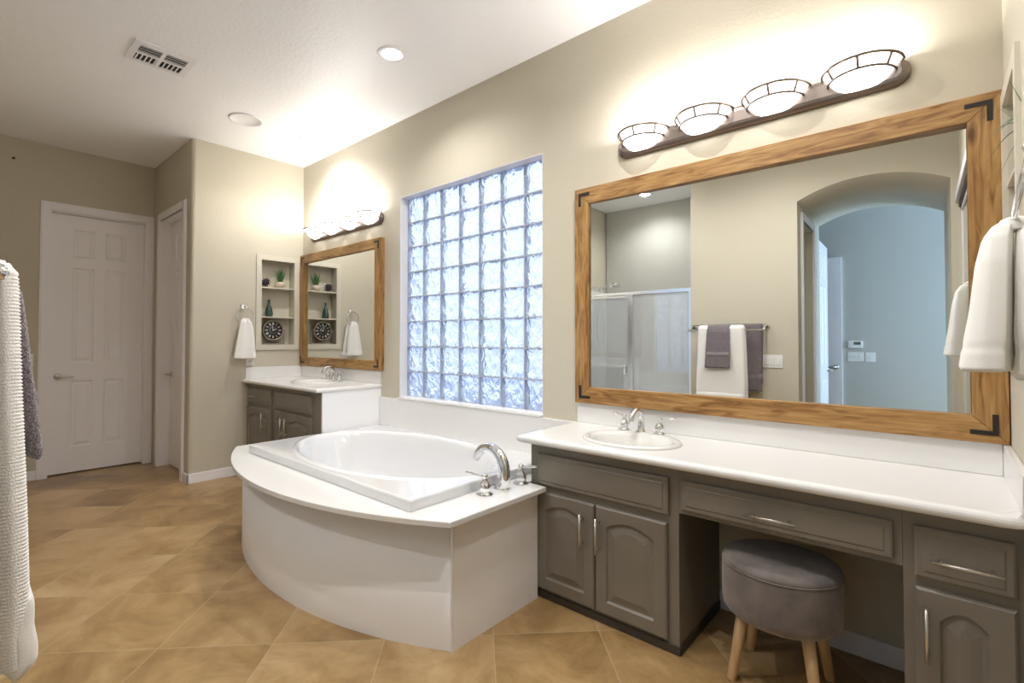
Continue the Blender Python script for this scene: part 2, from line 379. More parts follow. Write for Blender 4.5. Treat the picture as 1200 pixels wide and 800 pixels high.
# bedroom
mb = MB().box(BX0, BX1, BY-.1, BY, 0, ZC).box(BX0-.1, BX0, BY, YI, 0, ZC).slab_holes(BY, YI, 0, ZC, [(-4.95, -3.85, .7, 2.3)], BX1, BX1+.1, 'x')
mb.box(BX0, AL, YI-.02, YI, 0, ZC).box(AR, BX1, YI-.02, YI, 0, ZC)
struct(mb.build('wall_bedroom', M_blue))
for n_, (a, b) in enumerate([(BX1, BX1+.1)]):
    f = struct(MB().slab_holes(-4.95, -3.85, .7, 2.3, [(-4.90, -4.42, .75, 2.25), (-4.38, -3.90, .75, 2.25)], BX1+.03, BX1+.07, 'x').build('window_2', M_trim))
struct(MB().box(-6.6, -6.5, -3, .2, 0, ZC).box(-6.5, -5.1, -.12, -.02, 0, ZC).build('wall_outer', M_wall))

# ---- baseboards
def baseboard(name, x0, x1, y0, y1):
    struct(MB().box(x0, x1, y0, y1, 0, .085, .003).build(name, M_trim))
baseboard('baseboard_left', XL, XL+.013, YC-.013, -.548)
baseboard('baseboard_recess', -5.098, XL+.013, YC-.013, YC)
baseboard('baseboard_far_left', XD, XD+.013, YF, -1.874)
baseboard('baseboard_kneehole', -.797, -.097, -.013, 0)
baseboard('baseboard_front', SX1+.02, AL, YF, YF+.013)
baseboard('baseboard_bedroom', -.70, BX1, BY, BY+.013)

# ---- door leaves: raised panel doors, local x along the leaf, front face at y=0 facing -y
def rect_loop(x0, x1, z0, z1, y, n=4):
    P = []
    for k in range(n): P.append((x0+(x1-x0)*k/n, y, z0))
    for k in range(n): P.append((x1, y, z0+(z1-z0)*k/n))
    for k in range(n): P.append((x1-(x1-x0)*k/n, y, z1))
    for k in range(n): P.append((x0, y, z1-(z1-z0)*k/n))
    return P
def door_leaf(mb, W, H, panels, t=.035):
    mb.slab_holes(0, W, 0, H, panels, 0, t, 'y')
    for (a, b, c_, d) in panels:
        mb.loft([rect_loop(a, b, c_, d, 0, 1), rect_loop(a+.012, b-.012, c_+.012, d-.012, .009, 1), rect_loop(a+.022, b-.022, c_+.022, d-.022, .009, 1),
                 rect_loop(a+.042, b-.042, c_+.042, d-.042, .002, 1)], cap1=True)
def six_panels(W, H):
    k = H/2.43
    x = [(.155*W/.70, .315*W/.70), (.395*W/.70, .555*W/.70)]
    return [(a, b, z0*k, z1*k) for a, b in x for z0, z1 in ((.235, .86), (1.03, 1.935), (2.035, 2.30))]
def lever(parent, x, z, d):
    m = MB().lathe([(.0, -.012), (.026, -.010), (.03, 0)], (x, 0, z), 'y', 24).tube([(x, 0, z), (x, -.05, z)], .009, 10)
    m.tube([(x, -.05, z), (x+d*.03, -.055, z), (x+d*.07, -.052, z-.003), (x+d*.11, -.048, z-.006)], [.011, .010, .008, .006], 10)
    return m.build('door_handle', M_nickel, parent)
def casing(name, face, a0, a1, ztop, w_, place, depth=.018):
    """U-shaped casing; place(a, h, z): h = distance out of the wall"""
    mb = MB()
    def bx(p0, p1, q0, q1):
        for (h1, ins) in ((depth*.55, 0), (depth, .012)):
            P = [place(a, h, z) for a in (p0+ins*(p1-p0 < .2), p1-ins*(p1-p0 < .2)) for h in (0, h1) for z in (q0, q1-ins*(q1 > 2.45))]
            mb.add(P, [(0, 1, 3, 2), (4, 6, 7, 5), (0, 4, 5, 1), (2, 3, 7, 6), (0, 2, 6, 4), (1, 5, 7, 3)])
    bx(a0, a0+w_, 0, ztop); bx(a1-w_, a1, 0, ztop); bx(a0+w_, a1-w_, ztop-w_, ztop)
    return struct(mb.build(name, M_trim))
# door_1 (far left wall, faces +X): local x -> +Y
d1 = struct(MB().box(0, .001, 0, .001, 0, .001).build('door_1', M_trim, loc=(XD-.055, -1.795, .012), rz=PI/2))
m_ = MB(); door_leaf(m_, .706, 2.43, six_panels(.706, 2.43)); m2 = m_.build('tmp', M_trim); d1.data = m2.data; bpy.data.objects.remove(m2)
lever(d1, .062, .905, 1)
casing('trim_1', 0, -1.871, -1.013, 2.531, .074, lambda a, h, z: (XD+h, a, z))
struct(MB().box(XD-.12, XD, -1.80, -1.7955, 0, 2.455).box(XD-.12, XD, -1.0885, -1.083, 0, 2.455).box(XD-.12, XD, -1.80, -1.083, 2.445, 2.46).build('trim_2', M_trim))
# door_2 (recess wall, faces -Y)
d2 = struct(MB().box(0, .001, 0, .001, 0, .001).build('door_2', M_trim, loc=(-5.897, -.925, .012), rz=0))
m_ = MB(); door_leaf(m_, .72, 2.43, six_panels(.72, 2.43)); m2 = m_.build('tmp', M_trim); d2.data = m2.data; bpy.data.objects.remove(m2)
lever(d2, .06, .905, 1)
casing('trim_3', 0, -5.976, -5.101, 2.531, .074, lambda a, h, z: (a, YC-h, z))
struct(MB().box(-5.905, -5.8985, YC, -.89, 0, 2.455).box(-5.1755, -5.172, YC, -.89, 0, 2.455).box(-5.905, -5.172, YC, -.89, 2.445, 2.46).build('trim_4', M_trim))
# passage doorway casing, its door, the bedroom doors
casing('trim_5', 0, -3.37, -2.655, 2.43, .068, lambda a, h, z: (AL+h, a, z))
d3 = struct(MB().box(0, .001, 0, .001, 0, .001).build('door_3', M_trim, loc=(AL-.075, -3.285, .012), rz=PI/2))
m_ = MB(); door_leaf(m_, .40, 2.33, []); m2 = m_.build('tmp', M_trim); d3.data = m2.data; bpy.data.objects.remove(m2)
d4 = struct(MB().box(0, .001, 0, .001, 0, .001).build('door_4', M_trim, loc=(-.885, -4.46, .012), rz=PI/2))
m_ = MB(); door_leaf(m_, .70, 2.36, six_panels(.70, 2.36)); m2 = m_.build('tmp', M_trim); d4.data = m2.data; bpy.data.objects.remove(m2)
lever(d4, .06, .93, 1)
MB().box(.64, .705, -.004, 0, .30, .38).box(.64, .705, -.004, 0, 1.95, 2.03).box(.66, .705, -.004, 0, 1.10, 1.18).build('door_hinge', M_nickel, d4)
d5 = struct(MB().box(0, .001, 0, .001, 0, .001).build('door_5', M_trim, loc=(-.80, BY+.035, .012), rz=PI))
m_ = MB(); door_leaf(m_, .72, 2.32, six_panels(.72, 2.32)); m2 = m_.build('tmp', M_trim); d5.data = m2.data; bpy.data.objects.remove(m2)
lever(d5, .06, .94, 1)
# mirrored sliding closet doors on the right wall
ct = struct(MB().box(XR-.02, XR+.004, -2.49, -1.02, 2.29, 2.355, .003).build('trim_6', M_trim))
struct(MB().box(XR+.0, XR+.055, -2.47, -1.04, 2.25, 2.29).build('trim_7', M_black))
for k, (a, b, dx) in enumerate(((-2.465, -1.73, .012), (-1.78, -1.045, .032))):
    dd = struct(MB().slab_holes(a, b, .012, 2.25, [(a+.03, b-.03, .045, 2.22)], XR+dx, XR+dx+.016, 'x').build('door_%d' % (6+k), M_trim))
    MB().box(XR+dx+.005, XR+dx+.010, a+.03, b-.03, .045, 2.22).build('mirror_panel', M_mirror, dd)

# ---- glass block window
GY = .072
win = struct(MB().box(0, .001, 0, .001, 0, .001).build('window_1', M_trim))
P = (XW1-XW0)/7; Q = (ZW1-ZW0)/8; g = .0045
holes = [(XW0+P*i+g, XW0+P*(i+1)-g, ZW0+Q*j+g, ZW0+Q*(j+1)-g) for i in range(7) for j in range(8)]
M_grout = mat('grey_block_mortar', (.42, .45, .52), .7)
MB().slab_holes(XW0, XW1, ZW0, ZW1, holes, GY, GY+.07, 'y').build('mortar_grid', M_grout, win)
gb = MB(); random.seed(3)
for (a, b, c_, d) in holes:
    N = 16; ph = random.random()*30; vs = []; fs = []
    for i in range(N+1):
        for j in range(N+1):
            u, v = i/N, j/N; e = min(u, 1-u, v, 1-v)
            k = min(1, max(0, (e-.06)/.12))
            y = GY+.002 + .020*k*noise.noise(Vector((u*4.2+ph, v*3.2, ph)))
            vs.append((a+(b-a)*u, y, c_+(d-c_)*v))
    for i in range(N):
        for j in range(N): fs.append((i*(N+1)+j, (i+1)*(N+1)+j, (i+1)*(N+1)+j+1, i*(N+1)+j+1))
    gb.add(vs, fs, True)
bo = gb.build('glass_blocks', M_block, win, recalc=False)
# outer skin of the blocks (clear wavy, a little darker figure)
m_ = MB().slab_holes(XW0-.001, XW1+.001, ZW0-.001, ZW1+.001, [(XW0+.004, XW1-.004, ZW0+.004, ZW1-.004)], .0, GY, 'y')
m2 = m_.build('window_reveal', M_trim, win)
win.data = m2.data; bpy.data.objects.remove(m2)
# ---- tub surround wall panel and window sill
struct(MB().box(-3.562, -1.587, -.02, -.0005, .551, .785, .003).box(XW0-.002, XW1+.002, -.024, GY, .785, .8, .003).build('trim_8', M_white))
# ---- shower surround
struct(MB().box(SX0, SX0+.012, SYB, YF-.03, 0, 1.93).box(SX0+.012, SX1-.012, SYB, SYB+.012, 0, 1.93).box(SX1-.012, SX1, SYB, YF-.03, 0, 1.93)
       .box(SX0, SX1, YF-.10, YF, 0, .10, .004).box(SX0, SX1, SYB, YF-.10, 0, .04).build('wall_shower', M_shower))

# ------------------------------------------------------------------ bathtub, deck
TCX, TCY = -2.475, -.665
RX0, RX1, RY0, RY1 = -3.295, -1.655, -1.153, -.165
def ray_poly(poly, ang):
    d = (math.cos(ang), math.sin(ang)); best = None
    for i in range(len(poly)):
        x1, y1 = poly[i][0]-TCX, poly[i][1]-TCY; x2, y2 = poly[(i+1) % len(poly)][0]-TCX, poly[(i+1) % len(poly)][1]-TCY
        ex, ey = x2-x1, y2-y1; den = d[0]*ey-d[1]*ex
        if abs(den) < 1e-12: continue
        t = (x1*ey-y1*ex)/den; s_ = (x1*d[1]-y1*d[0])/den
        if t > 0 and -1e-7 <= s_ <= 1+1e-7: best = t if best is None else max(best, t)
    return (TCX+d[0]*best, TCY+d[1]*best)
def arc_pts(p0, pm, p1, n):
    (x1, y1), (x2, y2), (x3, y3) = p0, pm, p1
    a = 2*(x2-x1); b = 2*(y2-y1); c_ = x2*x2+y2*y2-x1*x1-y1*y1; d = 2*(x3-x2); e = 2*(y3-y2); f = x3*x3+y3*y3-x2*x2-y2*y2
    cx_ = (c_*e-f*b)/(e*a-b*d); cy_ = (c_*d-a*f)/(b*d-a*e); r = math.hypot(x1-cx_, y1-cy_)
    A0 = math.atan2(y1-cy_, x1-cx_); A1 = math.atan2(y3-cy_, x3-cx_)
    if A1 < A0: A1 += 2*PI
    if A1-A0 > PI: A1 -= 2*PI
    return [(cx_+r*math.cos(A0+(A1-A0)*k/n), cy_+r*math.sin(A0+(A1-A0)*k/n)) for k in range(n+1)]
deck_curve = arc_pts((-3.553, -1.135), (-2.50, -1.405), (-1.445, -1.118), 48)
deck_poly = deck_curve+[(-1.445, -.503), (-1.563, -.503), (-1.563, -.021), (-3.553, -.021)]
rect_in = [(RX0+.05, RY0+.05), (RX1-.05, RY0+.05), (RX1-.05, RY1-.05), (RX0+.05, RY1-.05)]
rect_out = [(RX0, RY0), (RX1, RY0), (RX1, RY1), (RX0, RY1)]
def angs(*polys):
    A = {round(2*PI*k/96, 6) for k in range(96)}
    for p_ in polys:
        for x, y in p_: A.add(round(math.atan2(y-TCY, x-TCX) % (2*PI), 6))
    return sorted(A)
A = angs(deck_poly, rect_in)
lo = lambda poly, z, grow=0: [(*ray_poly(poly, a), z) for a in A]
dk = thing('tub_deck', 'white curved tub deck with bowed apron between the two vanities', 'tub deck', (-2.5, -1.0, 0))
def rel(mb, o):
    mb.v = [(v[0]-o.location.x, v[1]-o.location.y, v[2]-o.location.z) for v in mb.v]; return mb
m_ = MB(); m_.loft([lo(deck_poly, .528), lo(deck_poly, .547)]); 
sh = [(TCX+(x-TCX)*.998, TCY+(y-TCY)*.998) for x, y in deck_poly]
m_.loft([lo(deck_poly, .547), [(p[0], p[1], .55) for p in lo(sh, .55)], lo(rect_in, .55)]); m_.loft([lo(rect_in, .55), lo(rect_in, .528), lo(deck_poly, .528)])
rel(m_, dk).build('deck_slab', M_white, dk)
ap = arc_pts((-3.553, -1.075), (-2.55, -1.325), (-1.50, -1.055), 48)
m_ = MB(); inn = [(x, y+.02) for x, y in ap]
m_.loft([[(x, y, 0) for x, y in ap], [(x, y, .528) for x, y in ap], [(x, y, .528) for x, y in inn], [(x, y, 0) for x, y in inn]], smooth=False, closed=False)
for f in range(len(m_.sm)): m_.sm[f] = f < 48
rel(m_, dk).build('curved_apron', M_apron, dk)
rel(MB().box(-1.52, -1.50, -1.052, -.50, 0, .528), dk).build('side_panel', M_apron, dk)
rel(MB().box(-1.507, -1.496, -1.061, -1.052, 0, .528), dk).build('corner_joint', M_trim, dk)

A = angs(rect_out)
def ell(a, b, cx_, cy_, z): return [(cx_+a*b/math.sqrt((b*math.cos(t))**2+(a*math.sin(t))**2)*math.cos(t), cy_+a*b/math.sqrt((b*math.cos(t))**2+(a*math.sin(t))**2)*math.sin(t), z) for t in A]
def grown(poly, d, z): return [(*ray_poly([(x+(d if x > TCX else -d), y+(d if y > TCY else -d)) for x, y in poly], a), z) for a in A]
tub = thing('bathtub', 'white drop-in bathtub with rectangular rim and oval basin below the window', 'bathtub', (TCX, TCY, .55))
m_ = MB()
m_.loft([grown(rect_out, 0, .551), grown(rect_out, 0, .592), grown(rect_out, -.003, .597), grown(rect_out, -.009, .599)])
EA, EB = .765, .435
Ls = [grown(rect_out, -.009, .599), ell(EA+.035, EB+.03, TCX, TCY, .600), ell(EA+.025, EB+.02, TCX, TCY, .607), ell(EA+.008, EB+.008, TCX, TCY, .608), ell(EA-.01, EB-.01, TCX, TCY, .600), ell(EA-.025, EB-.022, TCX, TCY, .58),
      ell(EA-.055, EB-.04, TCX, TCY, .50), ell(EA-.11, EB-.07, TCX+.01, TCY, .36), ell(EA-.17, EB-.10, TCX+.02, TCY, .24), ell(EA-.24, EB-.15, TCX+.02, TCY, .18), ell(EA-.36, EB-.23, TCX+.02, TCY, .16), ell(.1, .06, TCX+.02, TCY, .155)]
# recline: push the far-left end of the basin outwards, armrest swell near the tap end
L2 = []
for i, l in enumerate(Ls):
    L2.append(l)
m_.loft(L2[:2]); m_.loft(L2[1:], smooth=True, cap1=True)
rel(m_, tub).build('tub_shell', M_tub, tub)
# armrest ridge
m_ = MB(); pts = []
for k in range(25):
    t = k/24; an = math.radians(-112+100*t); pts.append((TCX+(EA-.085+.02*t)*math.cos(an), TCY+(EB-.062+.012*t)*math.sin(an), .43+.12*t))
rel(m_.tube(pts, [.006+.012*math.sin(PI*k/24) for k in range(25)], 12), tub).build('armrest', M_tub, tub)
rel(MB().lathe([(0, .162), (.028, .162), (.032, .158)], (-2.0, TCY, 0), seg=24), tub).build('drain', M_chrome, tub)
rel(MB().lathe([(0, -.01), (.03, -.008), (.034, 0)], (-1.795, TCY, .46), 'x', 24), tub).build('overflow_plate', M_chrome, tub)

def gooseneck(h, reach, r0, r1, d, n=22, drop=.25):
    """arched spout from origin, leaning towards direction d (unit xy)"""
    P = []; R = []
    for k in range(n+1):
        t = k/n; a = t*PI*.86
        if t < .25:
            s_ = t/.25; x = -.0; z = h*.42*s_
            x = -.03*reach*math.sin(PI*s_*.5)
        else:
            s_ = (t-.25)/.75; b = s_*PI*.88; x = reach*.5*(1-math.cos(b))-.03*reach; z = h*.42+(h*.58)*math.sin(b) if b < PI/2 else h*.42+h*.58*(1-(1-math.sin(b))*1.0)
        P.append((d[0]*x, d[1]*x, z)); R.append(r0+(r1-r0)*t)
    return P, R
def tap_handle(parent, x, y, z, k, d, m=M_chrome):
    mb = MB().lathe([(0, 0), (.031*k, 0), (.032*k, .004*k), (.022*k, .009*k), (.020*k, .014*k), (.023*k, .02*k), (.023*k, .034*k), (.017*k, .046*k), (.011*k, .052*k), (.010*k, .064*k), (.013*k, .070*k), (.010*k, .078*k), (0, .080*k)], (x, y, z), seg=24)
    b = mb.build('tap_handle', m, parent)
    l = MB().tube([(x, y, z+.068*k), (x+d[0]*.03*k, y+d[1]*.03*k, z+.070*k), (x+d[0]*.06*k, y+d[1]*.06*k, z+.077*k), (x+d[0]*.078*k, y+d[1]*.078*k, z+.078*k)], [.005*k, .0045*k, .0055*k, .004*k], 10).build('lever', m, b)
    return b
tf = thing('tub_faucet', 'large chrome arched tub faucet with two lever handles on the tub deck', 'faucet', (-1.585, -.665, .55))
P_, R_ = [], []
hh, rc = .185, .17
for k in range(29):
    t = k/28
    if t < .3: P_.append((.012*math.sin(t/.3*PI/2), 0, hh*.45*t/.3))
    else:
        b = (t-.3)/.7*PI*.90
        P_.append((.012-(1-math.cos(b))*rc*.56, 0, hh*.45+math.sin(b)*hh*.55))
    R_.append(.034-.014*t)
MB().tube(P_, R_, 20).lathe([(0, 0), (.038, 0), (.038, .006), (.033, .012)], seg=24).build('spout', M_chrome, tf)
tap_handle(tf, 0.0, -.118, 0, 1.22, (-.93, -.36)); tap_handle(tf, .012, .125, 0, 1.22, (.99, .12))

# ------------------------------------------------------------------ cabinetry (built in room coordinates on empties at the floor)
def front_loop(x0, x1, z0, z1, y, rise=0, n=6):
    P = []
    for k in range(n): P.append((x0+(x1-x0)*k/n, y, z0))
    for k in range(n): P.append((x1, y, z0+(z1-z0-rise)*k/n))
    for k in range(n*2):
        t = k/(n*2); x = x1-(x1-x0)*t
        P.append((x, y, z1-rise+rise*(1-(2*t-1)**2)))
    for k in range(n): P.append((x0, y, z1-rise-(z1-z0-rise)*k/n))
    return P
def cab_door(parent, name, x0, x1, z0, z1, yf, arch, frame=.055, handle=None, t=.02):
    m = MB(); yb = yf+t
    a, b, c_, d = x0+frame, x1-frame, z0+frame, z1-frame*.9
    fl = lambda q, y, i: front_loop(q[0]+i, q[1]-i, q[2]+i, q[3]-i, y, max(0, arch-i*.2) if q is Q else 0)
    O = (x0, x1, z0, z1); Q = (a, b, c_, d)
    m.loft([fl(O, yb, 0), fl(O, yf+.006, 0), fl(O, yf, .006), fl(Q, yf, 0), fl(Q, yf+.009, .007), fl(Q, yf+.009, .016), fl(Q, yf+.002, .040), fl(Q, yf+.0015, .043)], True, True)
    o = rel(m, parent).build(name, M_cab, parent)
    if handle:
        bar_pull(parent, o, *handle, yf)
    return o
def drawer_front(parent, name, x0, x1, z0, z1, yf, handle=None, t=.02):
    m = MB(); yb = yf+t; L_ = lambda i, y: front_loop(x0+i, x1-i, z0+i, z1-i, y)
    m.loft([L_(0, yb), L_(0, yf+.007), L_(.006, yf+.003), L_(.019, yf+.003), L_(.024, yf), L_(.03, yf)], True, True)
    o = rel(m, parent).build(name, M_cab, parent)
    if handle: bar_pull(parent, o, *handle, yf)
    return o
def bar_pull(root, o, x0, z0, x1, z1, yf):
    m = MB(); yh = yf-.03; r = .005
    if x0 == x1:
        m.tube([(x0, yh, z0), (x0, yh, z1)], r, 10); e = (z1-z0)*.15
        for z in (z0+e, z1-e): m.tube([(x0, yf+.001, z), (x0, yh, z)], .004, 8)
    else:
        m.tube([(x0, yh, z0), (x1, yh, z1)], r, 10); e = (x1-x0)*.15
        for x in (x0+e, x1-e): m.tube([(x, yf+.001, z0), (x, yh, z0)], .004, 8)
    return rel(m, root).build('handle', M_nickel, o)
CZ = .750
c1 = thing('sink_cabinet', 'taupe sink cabinet with two arched doors next to the bathtub', 'cabinet', (-1.18, -.24, 0))
rel(MB().slab_holes(-1.558, -.800, .0, CZ, [(-1.49, -.865, .57, .68), (-1.49, -.865, .07, .50)], -.475, -.455, 'y').box(-1.558, -1.540, -.455, -.002, 0, CZ).box(-.818, -.800, -.455, -.002, 0, CZ).box(-1.54, -.818, -.455, -.01, .05, .065), c1).build('cabinet_body', M_cab, c1)
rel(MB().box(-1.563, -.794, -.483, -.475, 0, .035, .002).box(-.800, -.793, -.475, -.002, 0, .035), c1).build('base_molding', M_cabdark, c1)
drawer_front(c1, 'false_drawer_front', -1.508, -.839, .550, .700, -.495)
cab_door(c1, 'door', -1.514, -1.184, .050, .517, -.495, .035, handle=(-1.241, .312, -1.241, .470))
cab_door(c1, 'door', -1.176, -.845, .050, .517, -.495, .035, handle=(-1.169, .312, -1.169, .470)) if 0 else cab_door(c1, 'door', -1.178, -.845, .050, .517, -.495, .035, handle=(-1.158, .312, -1.158, .470))
c2 = thing('vanity_desk_drawer', 'wide taupe makeup desk drawer spanning the kneehole above the stool', 'drawer', (-.447, -.24, .56))
rel(MB().slab_holes(-.799, -.096, .566, CZ, [(-.77, -.125, .60, .70)], -.475, -.455, 'y').box(-.77, -.125, -.455, -.06, .585, .595), c2).build('desk_rail', M_cab, c2)
drawer_front(c2, 'drawer', -.785, -.119, .583, .700, -.495, handle=(-.541, .632, -.377, .632))
c3 = thing('drawer_cabinet', 'taupe cabinet with a small drawer over one door against right wall', 'cabinet', (.04, -.24, 0))
rel(MB().slab_holes(-.095, XR-.002, .0, CZ, [(-.05, .13, .57, .68), (-.05, .13, .07, .50)], -.475, -.455, 'y').box(-.095, -.077, -.455, -.002, 0, CZ).box(-.077, XR-.002, -.455, -.01, .05, .065), c3).build('cabinet_body', M_cab, c3)
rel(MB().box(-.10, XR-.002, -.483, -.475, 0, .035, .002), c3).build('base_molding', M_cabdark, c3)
drawer_front(c3, 'drawer', -.067, .149, .550, .700, -.495, handle=(-.029, .614, .125, .614))
cab_door(c3, 'door', -.067, .149, .050, .520, -.495, .035, handle=(-.041, .315, -.041, .473))
# countertop with basin hole
def counter(parent, x0, x1, yfr, z0, z1, scx, scy, sa, sb, right_round=False):
    global TCX, TCY
    keep = (TCX, TCY); TCX, TCY = scx, scy
    poly = [(x0, yfr), (x1, yfr), (x1, 0), (x0, 0)]
    An = sorted({round(2*PI*k/64, 6) for k in range(64)} | {round(math.atan2(y-scy, x-scx) % (2*PI), 6) for x, y in poly})
    def lp(d, z): return [(*ray_poly([(x0+(d if not right_round else 0)*1, yfr+d), (x1-(d if right_round else 0), yfr+d), (x1-(d if right_round else 0), 0), (x0+(d if not right_round else 0), 0)], a), z) for a in An]
    def el(z): return [(scx+sa*sb/math.sqrt((sb*math.cos(t))**2+(sa*math.sin(t))**2)*math.cos(t), scy+sa*sb/math.sqrt((sb*math.cos(t))**2+(sa*math.sin(t))**2)*math.sin(t), z) for t in An]
    t_ = z1-z0; r = t_*.5; m = MB()
    prof = [(r*(1-math.sin(a)), z0+r-r*math.cos(a)) for a in [PI*k/8 for k in range(9)]]
    m.loft([el(z0)]+[lp(d, z) for d, z in prof]+[el(z1), el(z0)], smooth=False)
    TCX, TCY = keep
    return rel(m, parent).build('counter_slab', M_white, parent)
ct1 = thing('countertop', 'long white countertop with backsplash running under the large framed mirror', 'countertop', (-.7, -.27, CZ))
counter(ct1, -1.602, XR-.001, -.545, CZ+.0005, .788, -1.10, -.305, .205, .155)
rel(MB().box(-1.585, XR-.02, -.019, -.001, .7885, .900, .002), ct1).build('backsplash', M_white, ct1)
rel(MB().box(XR-.0195, XR-.001, -.54, -.001, .7885, .900, .002), ct1).build('side_splash', M_white, ct1)
def sink(label, x, y, z, a=.235, b=.185):
    s_ = thing('sink', label, 'sink', (x, y, z))
    m = MB(); N = 64
    E = lambda ra, rb, h, dy=0: [(ra*math.cos(t), rb*math.sin(t)+dy, h) for t in [2*PI*k/N for k in range(N)]]
    m.loft([E(a, b, .0005), E(a+.001, b+.001, .006), E(a-.006, b-.006, .013), E(a-.022, b-.02, .014), E(a-.036, b-.038, .010, -.008), E(a-.045, b-.048, -.004, -.010), E(a-.065, b-.06, -.05, -.01), E(a-.10, b-.08, -.10, -.01), E(a-.15, b-.12, -.13, -.01), E(.025, .025, -.138, -.01)], smooth=True)
    m.build('basin', M_porc, s_)
    MB().lathe([(0, -.134), (.02, -.134), (.026, -.137), (.026, -.142)], (0, -.01, 0), seg=20).build('drain', M_chrome, s_)
    return s_
def faucet(label, x, y, z, k=1.0):
    f = thing('sink_faucet', label, 'faucet', (x, y, z))
    P_, R_ = [], []
    for i in range(25):
        t = i/24
        if t < .35: P_.append((0, .004, .055*t/.35*k)); 
        else:
            b = (t-.35)/.65*PI*.95; P_.append((0, .004-(1-math.cos(b))*.055*k, (.055+math.sin(b)*.055)*k-(.012*max(0, t-.85)/.15)*k))
        R_.append((.0185-.0065*t)*k)
    MB().tube(P_, R_, 14).lathe([(0, 0), (.027*k, 0), (.026*k, .006*k), (.018*k, .012*k), (.016*k, .03*k)], seg=24).build('spout', M_chrome, f)
    tap_handle(f, -.093, 0, 0, 1.0, (-.95, .3)); tap_handle(f, .098, .0, 0, 1.0, (.95, .3))
    return f
sink('white oval sink set in the long counter beside the tub', -1.10, -.305, .788)
faucet('chrome sink faucet with two levers on the long counter under large mirror', -1.137, -.122, .7995, 1.0).location.z = .7995
# ---- left vanity
LZ0, LZ = .855, .89
c4 = thing('corner_vanity_cabinet', 'brown taupe vanity cabinet in the far corner, white side panel to the tub', 'cabinet', (-4.28, -.27, 0))
rel(MB().slab_holes(-4.972, -3.582, .0, LZ0, [(-4.93, -4.48, .70, .80), (-4.93, -4.48, .07, .62), (-4.34, -3.75, .69, .80), (-4.34, -3.75, .07, .62)], -.52, -.50, 'y').box(-4.972, -4.954, -.50, -.002, 0, LZ0).box(-3.60, -3.582, -.50, -.002, 0, LZ0).box(-4.954, -3.6, -.50, -.01, .05, .065), c4).build('cabinet_body', M_cab, c4)
plabel(rel(MB().box(-3.582, -3.566, -.522, -.001, 0, LZ0), c4).build('side_panel', M_apron, c4), 'white side panel')
drawer_front(c4, 'drawer', -4.966, -4.445, .680, .815, -.54, handle=(-4.885, .742, -4.70, .742))
drawer_front(c4, 'false_drawer_front', -4.375, -3.718, .670, .818, -.54)
cab_door(c4, 'door', -4.966, -4.443, .05, .643, -.54, .045, handle=(-4.572, .455, -4.572, .610))
cab_door(c4, 'door', -4.373, -4.062, .05, .645, -.54, .045, frame=.05, handle=(-4.190, .452, -4.190, .607)) if 0 else cab_door(c4, 'door', -4.373, -4.155, .05, .645, -.54, .03, frame=.045, handle=(-4.190, .452, -4.190, .607))
cab_door(c4, 'door', -4.147, -3.716, .05, .645, -.54, .04, frame=.05, handle=(-4.112, .452, -4.112, .607))
ct2 = thing('countertop', 'short white countertop with backsplash on the far corner vanity', 'countertop', (-4.27, -.29, LZ0))
counter(ct2, XL+.001, -3.552, -.58, LZ0+.0005, LZ, -4.12, -.30, .205, .155, right_round=True)
rel(MB().box(XL+.02, -3.560, -.019, -.001, LZ+.0005, .998, .002), ct2).build('backsplash', M_white, ct2)
rel(MB().box(XL+.001, XL+.0195, -.555, -.001, LZ+.0005, .998, .002), ct2).build('side_splash', M_white, ct2)
sink('white oval sink in the far corner vanity counter', -4.12, -.30, LZ)
faucet('chrome sink faucet with two levers on the far corner vanity', -4.16, -.105, LZ+.0115)

